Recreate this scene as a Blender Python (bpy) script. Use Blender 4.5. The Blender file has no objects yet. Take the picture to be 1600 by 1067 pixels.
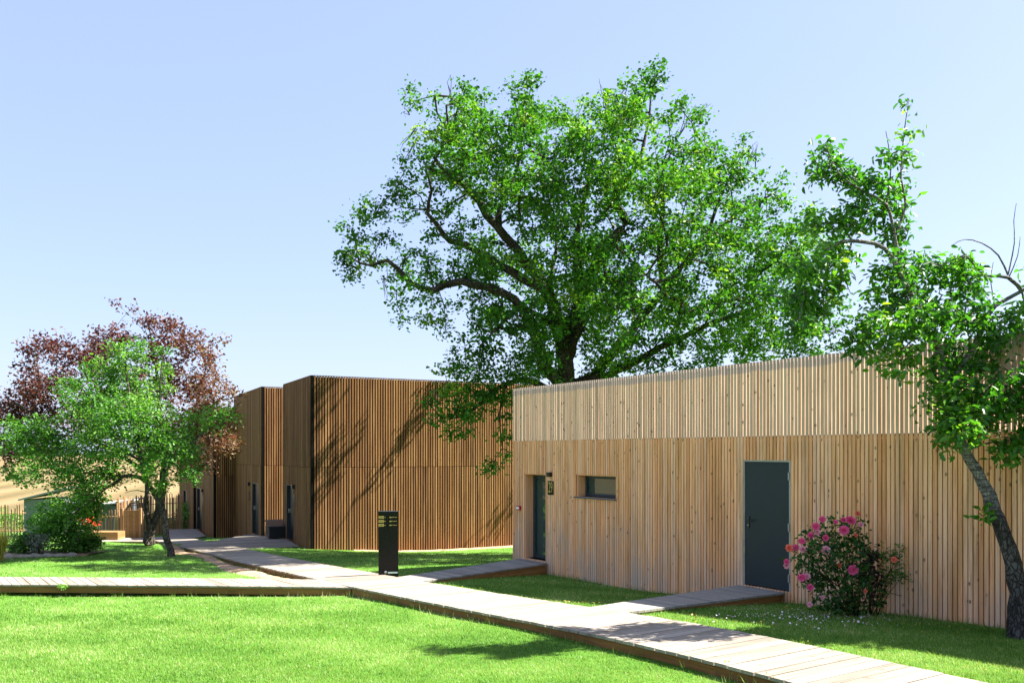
import bpy, math, random
import numpy as np
from mathutils import Vector, Matrix

random.seed(7)
rng = np.random.default_rng(7)
SC = bpy.context.scene
COL = SC.collection
F, CX, HY, CZ = 1320.0, 800.0, 707.0, 2.1     # focal length in photo pixels, centre column, horizon row, eye height

def P(px, py, Y):
    return Vector(((px - CX) / F * Y, Y, CZ + (HY - py) / F * Y))
def PZ(px, py, zrel):
    return P(px, py, -zrel * F / (py - HY))

# ------------------------------------------------------------------ objects
def tag(o, label=None, cat=None, group=None, kind=None):
    if label: o['label'] = label
    if cat: o['category'] = cat
    if group: o['group'] = group
    if kind: o['kind'] = kind
    return o

def empty(name, loc, label, cat, group=None, kind=None):
    o = bpy.data.objects.new(name, None)
    o.empty_display_size = 0.2
    o.location = loc
    COL.objects.link(o)
    return tag(o, label, cat, group, kind)

def wloc(o):
    v = Vector((0, 0, 0))
    while o is not None:
        v += o.location
        o = o.parent
    return v

class MB:
    """collects shapes in world coordinates, linked as ONE mesh object"""
    def __init__(s):
        s.v, s.f, s.t, s.c, s.sm = [], [], [], [], []
    def add(s, verts, faces, tone=0.5, co=None, smooth=False):
        n = len(s.v)
        s.v += [tuple(x) for x in verts]
        s.f += [tuple(i + n for i in f) for f in faces]
        s.t += [tone] * len(verts)
        s.c += [tuple(x) for x in (co if co is not None else verts)]
        s.sm += [smooth] * len(faces)
    def frame_box(s, O, U, D, u0, u1, d0, d1, z0, z1, tone=0.5, z0b=None, chamfer=0):
        """box in a wall frame: O origin, U along, D outwards, Z up; z0b = other bottom at the u1 end"""
        zb = z0 if z0b is None else z0b
        L = [(u0, d0, z0), (u1, d0, zb), (u1, d1, zb), (u0, d1, z0), (u0, d0, z1), (u1, d0, z1), (u1, d1, z1), (u0, d1, z1)]
        W = [(O[0] + U[0]*a + D[0]*b, O[1] + U[1]*a + D[1]*b, c) for a, b, c in L]
        s.add(W, [(0,3,2,1),(4,5,6,7),(0,1,5,4),(1,2,6,5),(2,3,7,6),(3,0,4,7)], tone, L)
    def box(s, c, sx, sy, sz, rz=0, tone=0.5):
        U = (math.cos(rz), math.sin(rz)); D = (-math.sin(rz), math.cos(rz))
        s.frame_box((c[0], c[1]), U, D, -sx/2, sx/2, -sy/2, sy/2, c[2]-sz/2, c[2]+sz/2, tone)
    def prism(s, top, thick, tone=0.5, co_u=None):
        n = len(top)
        b = [(p[0], p[1], p[2]-thick) for p in top]
        co = None
        if co_u is not None:
            ux, uy = co_u
            co = [(p[0]*ux+p[1]*uy, -p[0]*uy+p[1]*ux, p[2]) for p in list(top)+b]
        s.add(list(top)+b, [tuple(range(n)), tuple(range(2*n-1, n-1, -1))] + [(i+n, (i+1) % n + n, (i+1) % n, i) for i in range(n)], tone, co)
    def tube(s, pts, rad, sides=8, tone=0.5, cap=True, wob=0.0):
        pts = [Vector(p) for p in pts]
        rings = []; ref = Vector((0.3, 0.2, 1)).normalized()
        for i, p in enumerate(pts):
            t = (pts[min(i+1, len(pts)-1)] - pts[max(i-1, 0)]).normalized()
            a = t.cross(ref)
            if a.length < .05: a = t.cross(Vector((1, 0, 0)))
            a.normalize(); b = t.cross(a)
            rings.append([p + (a*math.cos(2*math.pi*k/sides) + b*math.sin(2*math.pi*k/sides)) * rad[i] * (1 + wob*random.uniform(-1, 1)) for k in range(sides)])
        V = [q for r in rings for q in r]; Fc = []
        for i in range(len(pts)-1):
            for k in range(sides):
                k2 = (k+1) % sides
                Fc.append((i*sides+k, i*sides+k2, (i+1)*sides+k2, (i+1)*sides+k))
        if cap:
            Fc.append(tuple(range(sides-1, -1, -1))); Fc.append(tuple(range((len(pts)-1)*sides, len(pts)*sides)))
        s.add(V, Fc, tone, smooth=True)
    def build(s, name, mat, parent=None, bevel=0):
        base = wloc(parent)
        me = bpy.data.meshes.new(name)
        me.from_pydata([(x-base.x, y-base.y, z-base.z) for x, y, z in s.v], [], s.f)
        a = me.attributes.new('tone', 'FLOAT', 'POINT'); a.data.foreach_set('value', s.t)
        a = me.attributes.new('co', 'FLOAT_VECTOR', 'POINT'); a.data.foreach_set('vector', np.array(s.c, dtype=np.float32).ravel())
        me.polygons.foreach_set('use_smooth', s.sm)
        me.materials.append(mat)
        o = bpy.data.objects.new(name, me); COL.objects.link(o)
        if parent: o.parent = parent
        if bevel:
            m = o.modifiers.new('bevel', 'BEVEL'); m.width = bevel; m.segments = 2; m.limit_method = 'ANGLE'
        return o

def np_mesh(name, V, faces, mat, parent=None, tone=None, smooth=False):
    """V (n,3), faces (m,k) all the same size"""
    base = wloc(parent)
    me = bpy.data.meshes.new(name)
    V = np.asarray(V, dtype=np.float32) - np.array([base.x, base.y, base.z], dtype=np.float32)
    faces = np.asarray(faces, dtype=np.int32); m, k = faces.shape
    me.vertices.add(len(V)); me.vertices.foreach_set('co', V.ravel())
    me.loops.add(m*k); me.loops.foreach_set('vertex_index', faces.ravel())
    me.polygons.add(m); me.polygons.foreach_set('loop_start', np.arange(m, dtype=np.int32)*k)
    if tone is not None:
        a = me.attributes.new('tone', 'FLOAT', 'POINT'); a.data.foreach_set('value', np.asarray(tone, dtype=np.float32))
    if smooth: me.polygons.foreach_set('use_smooth', np.ones(m, dtype=bool))
    me.materials.append(mat)
    me.update(calc_edges=True); me.validate()
    o = bpy.data.objects.new(name, me); COL.objects.link(o)
    if parent: o.parent = parent
    return o

# ------------------------------------------------------------------ materials
class NT:
    def __init__(s, name):
        s.m = bpy.data.materials.new(name); s.m.use_nodes = True
        s.t = s.m.node_tree; s.t.nodes.clear()
        s.out = s.n('ShaderNodeOutputMaterial')
    def n(s, typ, props=None, **inp):
        nd = s.t.nodes.new(typ)
        for k, v in (props or {}).items(): setattr(nd, k, v)
        for k, v in inp.items(): s.set(nd, k, v)
        return nd
    def set(s, nd, k, v):
        k = k.replace('_', ' ') if isinstance(k, str) and k.replace('_', ' ') in [i.name for i in nd.inputs] else k
        sock = nd.inputs[int(k[1:])] if isinstance(k, str) and k[0] == 'i' and k[1:].isdigit() else nd.inputs[k]
        if hasattr(v, 'is_output') or isinstance(v, bpy.types.NodeSocket): s.t.links.new(v, sock)
        else: sock.default_value = v
    def math(s, op, a, b=0.0, clamp=False):
        nd = s.n('ShaderNodeMath', {'operation': op, 'use_clamp': clamp}); s.set(nd, 'i0', a); s.set(nd, 'i1', b); return nd.outputs[0]
    def mix(s, fac, a, b, blend='MIX'):
        nd = s.n('ShaderNodeMix', {'data_type': 'RGBA', 'blend_type': blend}); s.set(nd, 'i0', fac); s.set(nd, 'i6', a); s.set(nd, 'i7', b); return nd.outputs[2]
    def ramp(s, fac, stops):
        nd = s.n('ShaderNodeValToRGB'); e = nd.color_ramp.elements
        while len(e) < len(stops): e.new(0.5)
        for i, (p, c) in enumerate(stops): e[i].position = p; e[i].color = (*c, 1) if len(c) == 3 else c
        s.set(nd, 'i0', fac); return nd.outputs[0]
    def attr(s, name):
        return s.n('ShaderNodeAttribute', {'attribute_name': name})
    def noise(s, vec, scale, detail=4, rough=.6, dist=0):
        nd = s.n('ShaderNodeTexNoise'); s.set(nd, 'Vector', vec); s.set(nd, 'Scale', scale); s.set(nd, 'Detail', detail); s.set(nd, 'Roughness', rough); s.set(nd, 'Distortion', dist)
        return nd.outputs[0]
    def vscale(s, vec, sc, off=None):
        nd = s.n('ShaderNodeVectorMath', {'operation': 'MULTIPLY'}); s.set(nd, 'i0', vec); s.set(nd, 'i1', sc); r = nd.outputs[0]
        if off is not None:
            nd = s.n('ShaderNodeVectorMath', {'operation': 'ADD'}); s.set(nd, 'i0', r); s.set(nd, 'i1', off); r = nd.outputs[0]
        return r
    def pos(s): return s.n('ShaderNodeNewGeometry').outputs['Position']
    def bsdf(s, col, rough=.6, spec=.3, metal=0, normal=None, **kw):
        b = s.n('ShaderNodeBsdfPrincipled'); s.set(b, 'Base Color', col); s.set(b, 'Roughness', rough); s.set(b, 'Specular IOR Level', spec); s.set(b, 'Metallic', metal)
        if normal is not None: s.set(b, 'Normal', normal)
        for k, v in kw.items(): s.set(b, k, v)
        return b.outputs[0]
    def bump(s, h, strength=.3, dist=.01):
        nd = s.n('ShaderNodeBump'); s.set(nd, 'Strength', strength); s.set(nd, 'Distance', dist); s.set(nd, 'Height', h); return nd.outputs[0]
    def done(s, sh):
        s.t.links.new(sh, s.out.inputs[0]); return s.m

def c4(c): return (c[0], c[1], c[2], 1)

def wood(name, stops, grain=(70, 70, 1.6), knots=0.8, streak=None, grey=None, rough=.75, blotch=.25, topband=None, along='z'):
    k = NT(name)
    tone = k.attr('tone').outputs['Fac']; co = k.attr('co').outputs['Vector']
    col = k.ramp(tone, stops)
    off = k.n('ShaderNodeCombineXYZ'); k.set(off, 'X', k.math('MULTIPLY', tone, 91.7)); k.set(off, 'Y', k.math('MULTIPLY', tone, 37.1)); k.set(off, 'Z', k.math('MULTIPLY', tone, 53.3))
    g = k.noise(k.vscale(co, grain, off.outputs[0]), 1.0, 5, .65, .6)
    gm = k.ramp(g, [(.28, (.50, .42, .35)), (.47, (.95, .94, .92)), (.72, (1.16, 1.14, 1.12))])
    col = k.mix(1.0, col, gm, 'MULTIPLY')
    b = k.noise(k.vscale(co, tuple(x*.12 if x > 10 else x*.35 for x in grain)), 1.0, 3, .6)
    col = k.mix(blotch, col, k.mix(1.0, col, k.ramp(b, [(.3, (.5, .46, .42)), (.7, (1.3, 1.28, 1.25))]), 'MULTIPLY'))
    if knots:
        vs = (15, 3, 9) if along == 'z' else (6, 7, 3)
        v = k.n('ShaderNodeTexVoronoi', {'feature': 'F1'}); k.set(v, 'Vector', k.vscale(co, vs, off.outputs[0])); k.set(v, 'Scale', 1.0); k.set(v, 'Randomness', 1.0)
        kf = k.ramp(v.outputs['Distance'], [(.14, (1, 1, 1)), (.30, (0, 0, 0))])
        sep = k.n('ShaderNodeSeparateColor'); k.set(sep, 'i0', v.outputs['Color'])
        sel = k.math('GREATER_THAN', sep.outputs[0], .86)
        col = k.mix(k.math('MULTIPLY', k.math('MULTIPLY', kf, sel), knots), col, (.09, .04, .018, 1))
    if streak:
        s1 = k.noise(k.vscale(co, (9, 9, .55)), 1.0, 3, .6)
        col = k.mix(k.math('MULTIPLY', k.ramp(s1, [(.5, (0, 0, 0)), (.68, (1, 1, 1))]), streak[1]), col, c4(streak[0]))
    if grey:
        s2 = k.noise(k.vscale(co, (1.6, 1.6, .7), (11, 3, 7)), 1.0, 4, .65)
        z = k.n('ShaderNodeSeparateXYZ'); k.set(z, 'i0', co)
        lo = k.math('SUBTRACT', 1.0, k.math('MULTIPLY', k.math('ADD', z.outputs[2], .3), .75), True)
        f = k.math('MULTIPLY', k.ramp(s2, [(.42, (0, 0, 0)), (.66, (1, 1, 1))]), k.math('MULTIPLY', lo, grey[1]))
        col = k.mix(f, col, c4(grey[0]))
    if topband:  # greyer band along the top end, with an uneven lower border
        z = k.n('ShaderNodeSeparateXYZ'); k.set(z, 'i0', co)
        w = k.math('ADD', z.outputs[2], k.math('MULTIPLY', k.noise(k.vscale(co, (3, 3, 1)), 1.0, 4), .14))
        f = k.ramp(k.math('SUBTRACT', w, topband[0]), [(.0, (0, 0, 0)), (.03, (1, 1, 1))])
        col = k.mix(k.math('MULTIPLY', f, topband[1]), col, (.36, .28, .24, 1))
    return k.done(k.bsdf(col, rough, .25, normal=k.bump(g, .35, .004)))

M = {}
M['larch'] = wood('larch_slats', [(0, (.74, .33, .14)), (.2, (.86, .425, .20)), (.45, (.91, .485, .25)), (.7, (.92, .53, .30)), (.88, (.87, .53, .345)), (1, (.78, .37, .165))],
                  streak=((.42, .20, .06), .55), grey=((.47, .39, .31), .75))
M['larch_pale'] = wood('pale_larch_slats', [(0, (.48, .31, .20)), (.25, (.58, .41, .285)), (.6, (.63, .46, .325)), (1, (.54, .38, .255))], topband=(3.47, .9), blotch=.15)
M['brown'] = wood('brown_stained_slats', grain=(60, 60, 1.4), stops=[(0, (.15, .069, .024)), (.3, (.215, .102, .036)), (.6, (.28, .137, .048)), (.85, (.355, .192, .074)), (1, (.195, .088, .032))], knots=.6,
                  streak=((.48, .27, .11), .35), blotch=.35)
M['deck'] = wood('weathered_deck_planks', [(0, (.22, .195, .16)), (.3, (.295, .265, .225)), (.7, (.35, .315, .27)), (1, (.26, .23, .19))], grain=(1.6, 60, 60), knots=.35, along='x', blotch=.55)
M['deck_grey'] = wood('grey_deck_planks', [(0, (.20, .19, .175)), (.3, (.28, .265, .24)), (.7, (.33, .31, .28)), (1, (.23, .215, .195))], grain=(1.6, 60, 60), knots=.35, along='x', blotch=.3)
M['fascia'] = wood('deck_side_boards', [(0, (.17, .08, .026)), (.5, (.26, .125, .038)), (1, (.34, .17, .055))], grain=(2, 50, 50), knots=.5, along='x', blotch=.5)
M['paling'] = wood('split_chestnut_pales', [(0, (.22, .12, .055)), (.35, (.34, .18, .08)), (.7, (.42, .26, .14)), (1, (.30, .22, .15))], knots=.3)
M['plank_orange'] = wood('orange_planks', [(0, (.24, .11, .035)), (.5, (.31, .16, .06)), (1, (.36, .21, .10))], grain=(2, 50, 50), knots=.4, along='x')

def simple(name, col, rough=.5, metal=0, spec=.4, var=.08, scale=6, bump=0):
    k = NT(name)
    n = k.noise(k.pos(), scale, 5, .6)
    cc = k.mix(1.0, c4(col), k.ramp(n, [(.3, (1-var*2,)*3), (.7, (1+var*2,)*3)]), 'MULTIPLY')
    rr = k.math('ADD', k.math('MULTIPLY', n, .2), rough - .1)
    return k.done(k.bsdf(cc, rr, spec, metal, normal=k.bump(n, bump, .004) if bump else None))

M['black'] = simple('black_metal', (.012, .013, .015), .35)
M['black_gloss'] = simple('black_gloss_panel', (.0035, .0035, .004), .28, spec=.2)
M['dark_wall'] = simple('dark_membrane', (.006, .005, .004), .95, spec=.05)
M['roof'] = simple('grey_roof_felt', (.16, .155, .15), .9)
M['anthracite'] = simple('anthracite_frame', (.022, .034, .042), .4)
M['slate'] = simple('slate_grey_paint', (.013, .023, .030), .45, spec=.3, var=.07, scale=2.5)
M['zinc'] = simple('galvanised_strip', (.34, .32, .29), .5, .2)
M['gold'] = simple('gold_paint', (.50, .40, .09), .45)
M['red'] = simple('red_plastic', (.42, .015, .02), .35)
M['white'] = simple('white_plastic', (.75, .75, .73), .4)
M['steel'] = simple('brushed_steel', (.55, .55, .56), .3, .9)
M['brass'] = simple('brass_cylinder', (.7, .6, .35), .3, .9)
M['shed_grey'] = simple('grey_shed_cladding', (.15, .16, .18), .7)
M['sheet'] = simple('pale_metal_sheet', (.26, .265, .27), .5, .2)
M['corner'] = simple('dark_corner_trim', (.007, .006, .005), .85, spec=.08)
M['soil'] = simple('sandy_soil', (.36, .235, .14), .95, var=.28, scale=7, bump=.6)
M['stone'] = simple('bed_edging_stone', (.30, .25, .20), .9, var=.2)

def glass():
    k = NT('tinted_glass')
    g = k.bsdf((.018, .055, .050, 1), .02, .9)
    return k.done(g)
M['glass'] = glass()

def bark(name, c1, c2, sc=9, ringy=0):
    k = NT(name)
    p = k.pos()
    n = k.noise(k.vscale(p, (sc*2.2, sc*2.2, sc*.5)), 1.0, 6, .7, .4)
    n2 = k.noise(p, 3.0, 3)
    col = k.ramp(n, [(.3, c1), (.55, tuple((a+b)/2 for a, b in zip(c1, c2))), (.75, c2)])
    col = k.mix(k.ramp(n2, [(.45, (0, 0, 0)), (.7, (.7, .7, .7))]), col, c4(tuple(x*1.35 for x in c2)))
    v = k.n('ShaderNodeTexVoronoi', {'feature': 'DISTANCE_TO_EDGE'}); k.set(v, 'Vector', k.vscale(k.n('ShaderNodeMix', {'data_type': 'RGBA'}, i0=.12, i6=p, i7=k.n('ShaderNodeTexNoise', Vector=p, Scale=6.0).outputs['Color']).outputs[2], (sc*2.4, sc*2.4, sc*.8))); k.set(v, 'Scale', 1.0)
    cr = k.ramp(v.outputs['Distance'], [(.0, (.25, .22, .2)), (.16, (1, 1, 1))])
    col = k.mix(1.0, col, cr, 'MULTIPLY')
    if ringy:
        zz = k.n('ShaderNodeSeparateXYZ'); k.set(zz, 'i0', p)
        hi = k.ramp(k.math('MULTIPLY', zz.outputs[2], .5), [(ringy[0], (0, 0, 0)), (ringy[1], (1, 1, 1))])
        rn = k.ramp(k.noise(k.vscale(p, (9, 9, 46)), 1.0, 3), [(.42, (.10, .09, .08)), (.6, (.36, .34, .31))])
        col = k.mix(k.math('MULTIPLY', hi, .7), col, rn)
    h = k.math('ADD', n, k.math('MULTIPLY', cr, .6))
    return k.done(k.bsdf(col, .9, .15, normal=k.bump(h, 1.0, .03)))
M['bark_oak'] = bark('oak_bark', (.028, .022, .016), (.10, .085, .065))
M['bark_plum'] = bark('plum_bark', (.020, .016, .014), (.13, .118, .105), 13, (.62, .82))
M['bark_grey'] = bark('grey_bark', (.045, .037, .030), (.15, .13, .105), 9)
M['twig'] = bark('dry_twigs', (.10, .08, .06), (.22, .18, .14), 20)
M['stem'] = bark('rose_stems', (.03, .03, .012), (.08, .07, .03), 30)

def leaf(name, stops, trans=.36, rough=.45, spec=.3, tcol=(1.5, 1.7, .6)):
    k = NT(name)
    col = k.ramp(k.attr('tone').outputs['Fac'], stops)
    p = k.bsdf(col, rough, spec)
    t = k.n('ShaderNodeBsdfTranslucent'); k.set(t, 'Color', k.mix(1.0, col, c4(tcol), 'MULTIPLY'))
    mx = k.n('ShaderNodeMixShader'); k.set(mx, 'i0', trans); k.set(mx, 'i1', p); k.set(mx, 'i2', t.outputs[0])
    return k.done(mx.outputs[0])
M['leaf_oak'] = leaf('oak_leaves', [(0, (.020, .075, .009)), (.4, (.043, .145, .016)), (.8, (.092, .225, .024)), (1, (.21, .32, .035))], spec=.14)
M['leaf_plum'] = leaf('plum_leaves', [(0, (.020, .085, .010)), (.45, (.05, .17, .014)), (.85, (.11, .26, .022)), (1, (.25, .34, .03))], trans=.42, rough=.36, spec=.45)
M['leaf_hawthorn'] = leaf('small_green_leaves', [(0, (.03, .10, .012)), (.5, (.08, .215, .028)), (1, (.18, .33, .055))])
M['leaf_copper'] = leaf('copper_leaves', [(0, (.042, .014, .017)), (.4, (.10, .037, .034)), (.7, (.155, .082, .042)), (1, (.16, .14, .045))], tcol=(1.4, .8, .65))
M['leaf_rose'] = leaf('rose_leaves', [(0, (.012, .045, .010)), (.5, (.03, .10, .016)), (1, (.09, .20, .025))], trans=.2)
M['leaf_dark'] = leaf('dark_wine_leaves', [(0, (.012, .010, .012)), (.5, (.03, .02, .02)), (1, (.03, .05, .015))], trans=.15, tcol=(1.2, .8, .8))
M['leaf_grey'] = leaf('grey_green_leaves', [(0, (.08, .10, .07)), (.5, (.16, .18, .14)), (1, (.35, .35, .33))], trans=.2)
M['leaf_straw'] = leaf('yellow_grass_blades', [(0, (.20, .20, .03)), (.5, (.36, .30, .05)), (1, (.5, .42, .14))], trans=.4, tcol=(1.3, 1.2, .6))
M['leaf_far'] = leaf('far_tree_leaves', [(0, (.03, .07, .03)), (1, (.07, .13, .05))], trans=.2)
M['pet_pink'] = leaf('pink_petals', [(0, (.72, .05, .22)), (1, (.85, .18, .38))], trans=.25, tcol=(1.2, .8, .9), spec=.2)
M['pet_pale'] = leaf('pale_pink_petals', [(0, (.82, .32, .42)), (1, (.88, .55, .60))], trans=.25, tcol=(1.1, .9, .9), spec=.2)
M['pet_coral'] = leaf('coral_petals', [(0, (.80, .10, .10)), (1, (.85, .30, .16))], trans=.25, tcol=(1.1, .8, .8), spec=.2)
M['petals'] = leaf('fallen_petals', [(0, (.72, .60, .58)), (.6, (.78, .72, .70)), (1, (.72, .40, .46))], trans=.1, tcol=(1, 1, 1), spec=.2)
M['red_flower'] = leaf('red_flowers', [(0, (.55, .02, .01)), (1, (.7, .12, .03))], trans=.2, tcol=(1, .8, .8))

GRASS_STOPS = [(0, (.045, .12, .012)), (.25, (.105, .22, .024)), (.55, (.19, .305, .052)), (.8, (.31, .375, .13)), (1, (.46, .46, .27))]
def grass_blade():
    k = NT('grass_blades')
    p = k.pos()
    n = k.noise(p, .55, 4, .6); n2 = k.noise(k.vscale(p, (1, 1, 0)), 3.2, 3, .6)
    t = k.math('ADD', k.math('MULTIPLY', k.math('SUBTRACT', k.attr('tone').outputs['Fac'], .18), .85), k.math('ADD', k.math('MULTIPLY', k.math('SUBTRACT', n, .5), 1.5), k.math('MULTIPLY', k.math('SUBTRACT', n2, .5), .7)), False)
    sp = k.n('ShaderNodeSeparateXYZ'); k.set(sp, 'i0', p)
    st = k.math('SINE', k.math('ADD', k.math('ADD', k.math('MULTIPLY', sp.outputs[0], 1.9), k.math('MULTIPLY', sp.outputs[1], 3.6)), k.math('MULTIPLY', n, 2.5)))
    t = k.math('ADD', t, k.math('MULTIPLY', st, .10))
    n4 = k.noise(k.vscale(p, (1, 1, 0), (31, 7, 0)), .28, 3, .55)
    t = k.math('ADD', t, k.math('MULTIPLY', k.math('SUBTRACT', n4, .5), .7))
    t = k.math('ADD', t, .17, True)
    col = k.ramp(t, GRASS_STOPS)
    b = k.bsdf(col, .45, .35)
    tr = k.n('ShaderNodeBsdfTranslucent'); k.set(tr, 'Color', k.mix(1.0, col, (1.4, 1.4, .7, 1), 'MULTIPLY'))
    mx = k.n('ShaderNodeMixShader'); k.set(mx, 'i0', .35); k.set(mx, 'i1', b); k.set(mx, 'i2', tr.outputs[0])
    return k.done(mx.outputs[0])
M['grass'] = grass_blade()
def lawn_mat():
    k = NT('lawn_turf')
    p = k.pos()
    n = k.noise(p, .55, 4, .6); n2 = k.noise(p, 60, 4, .7); n3 = k.noise(p, 9, 4, .6)
    t = k.math('ADD', k.math('MULTIPLY', n, .6), k.math('ADD', k.math('MULTIPLY', n2, .35), k.math('MULTIPLY', n3, .3)))
    t = k.math('SUBTRACT', t, .25, True)
    col = k.ramp(t, [(0, (.035, .09, .010)), (.35, (.075, .19, .018)), (.7, (.14, .28, .04)), (1, (.28, .32, .11))])
    return k.done(k.bsdf(col, .85, .15, normal=k.bump(n2, .8, .03)))
M['lawn'] = lawn_mat()
def field_mat():
    k = NT('stubble_field')
    p = k.pos()
    w = k.n('ShaderNodeTexWave', {'wave_type': 'BANDS', 'bands_direction': 'DIAGONAL'}); k.set(w, 'Vector', k.vscale(p, (.9, .28, 0))); k.set(w, 'Scale', .10); k.set(w, 'Distortion', 1.5); k.set(w, 'Detail', 3)
    n = k.noise(p, .05, 5, .6); n2 = k.noise(p, 1.5, 4)
    col = k.ramp(k.math('ADD', k.math('MULTIPLY', w.outputs['Fac'], .45), k.math('MULTIPLY', n, .6)), [(.2, (.10, .082, .035)), (.5, (.165, .118, .054)), (.8, (.215, .158, .082))])
    col = k.mix(k.math('MULTIPLY', k.ramp(n, [(.52, (0, 0, 0)), (.62, (1, 1, 1))]), .45), col, (.10, .115, .035, 1))
    col = k.mix(.3, col, k.mix(1.0, col, k.ramp(n2, [(.3, (.6, .6, .6)), (.7, (1.3, 1.3, 1.3))]), 'MULTIPLY'))
    return k.done(k.bsdf(col, .95, .1))
M['field'] = field_mat()

# ------------------------------------------------------------------ terrain
def front_edge(Y): return 7.23 - .65*Y
def back_edge(Y): return 8.88 - .65*Y
PATH_Y = [1.5, 4.5, 7.35, 8.54, 9.62, 10.76, 12.2, 13.35, 15.8, 19.2, 22.6, 26.9, 31.9, 34.0]
PATH_Z = [-1.93, -1.97, -2.0, -2.025, -2.075, -2.15, -2.255, -2.335, -2.50, -2.69, -2.87, -3.06, -3.31, -3.40]
def path_z(Y): return float(np.interp(Y, PATH_Y, PATH_Z))
ctrl = []
for Y in [2, 5, 7.35, 9.6, 12.2, 15.8, 19.2, 22.6, 26.9, 31.9]:
    ctrl.append((front_edge(Y) - .15, Y, path_z(Y) - .155))
    ctrl.append((back_edge(Y) + .15, Y, path_z(Y - .76) - .05))
ctrl += [(.84, 18.4, -2.66), (2.59, 15.9, -2.62), (4.36, 13.3, -2.36), (5.72, 11.27, -2.23), (6.2, 10.53, -2.20), (8.2, 8, -2.1), (10, 4, -2.0),
         (0, 0, -1.72), (0, 4, -1.86), (-4, 5, -2.0), (-7.5, 8, -2.25), (-4, 11, -2.35), (-10.5, 17.2, -2.88), (-6.5, 16.6, -2.79), (-3.2, 15.6, -2.70),
         (-10.9, 18.6, -2.80), (-14, 22, -2.9), (-9.8, 24.2, -2.96), (-12.2, 28, -3.06), (-14, 24.5, -2.95), (-20, 32.8, -3.35), (-15, 32.7, -3.32), (-20, 26, -3.0),
         (-6.64, 28, -3.2), (-4, 29.35, -3.42), (0, 31.4, -3.45), (5, 34, -3.4), (-1.5, 24, -2.98), (-3.5, 21.5, -2.78), (1.6, 26, -3.1), (1.5, 21, -2.8), (6, 20, -2.6), (10, 14, -2.3),
         (-9.7, 32.8, -3.3), (-13.3, 37.7, -3.8), (-16.5, 44, -4.1), (-25, 45, -4.2), (-35, 35, -3.9), (-5, 45, -3.9), (12, 40, -3.5), (22, 30, -3.0), (20, 15, -2.3),
         (0, -10, -1.5), (-20, 0, -1.9), (20, -5, -1.8), (-30, 15, -2.8), (-30, 60, -4.6), (10, 60, -4.4), (40, 20, -2.8), (40, 60, -4.4), (-60, 60, -4.6), (-60, 0, -2.6), (40, -15, -1.7), (-60, -30, -2.0), (60, 90, -5), (-80, 90, -5.2), (0, 90, -5.0)]
ctrl = np.array(ctrl)
def _tps():
    X = ctrl[:, :2]; n = len(X)
    d = np.linalg.norm(X[:, None] - X[None], axis=2)
    K = np.where(d > 0, d*d*np.log(np.maximum(d, 1e-9)), 0) + np.eye(n)*.6
    Pm = np.hstack([np.ones((n, 1)), X])
    A = np.block([[K, Pm], [Pm.T, np.zeros((3, 3))]])
    return np.linalg.solve(A, np.concatenate([ctrl[:, 2], np.zeros(3)]))
TW = _tps()
def gz(X, Y):
    """terrain height (world z), vectorised"""
    X = np.asarray(X, float); Y = np.asarray(Y, float); sh = X.shape
    q = np.stack([X.ravel(), Y.ravel()], 1); out = np.empty(len(q))
    for i in range(0, len(q), 20000):
        d = np.linalg.norm(q[i:i+20000, None] - ctrl[None, :, :2], axis=2)
        out[i:i+20000] = np.where(d > 0, d*d*np.log(np.maximum(d, 1e-9)), 0) @ TW[:-3] + TW[-3] + q[i:i+20000] @ TW[-2:]
    r = np.hypot(q[:, 0], q[:, 1] - 20)
    far = -5.0 + np.clip((q[:, 1] - 90) / 310, 0, 1)*1.6 + np.clip((q[:, 1]-400)/600, 0, 1)*1.0
    w = np.clip((r - 45) / 40, 0, 1); w = w*w*(3-2*w)
    return (out*(1-w) + far*w + CZ).reshape(sh)
def g1(x, y): return float(gz(np.array([x]), np.array([y]))[0])

def axis(fine, lo, hi, step, far):
    a = list(np.arange(lo, hi + 1e-6, step)); s = step; x = hi
    while x < far: s *= 1.35; x += s; a.append(x)
    s = step; x = lo; b = []
    while x > -far: s *= 1.35; x -= s; b.append(x)
    return np.array(b[::-1] + a)
gx = axis(0, -26, 16, .5, 1600); gy = axis(0, -4, 46, .5, 1800)
GX, GY = np.meshgrid(gx, gy); GZ = gz(GX, GY)
nx, ny = len(gx), len(gy)
idx = np.arange(nx*ny).reshape(ny, nx)
quads = np.stack([idx[:-1, :-1], idx[:-1, 1:], idx[1:, 1:], idx[1:, :-1]], -1).reshape(-1, 4)
GV = np.stack([GX.ravel(), GY.ravel(), GZ.ravel()], 1)
qc = GV[quads].mean(1)
is_field = (qc[:, 1] > 44.3) | (qc[:, 0] < -45) | (qc[:, 0] > 60) | (qc[:, 1] < -40)
def submesh(name, sel, mat):
    q = quads[sel]; u, inv = np.unique(q, return_inverse=True)
    return np_mesh(name, GV[u], inv.reshape(-1, 4), mat, smooth=True)
tag(submesh('lawn', ~is_field, M['lawn']), kind='structure')
tag(submesh('field', is_field, M['field']), kind='structure')

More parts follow.
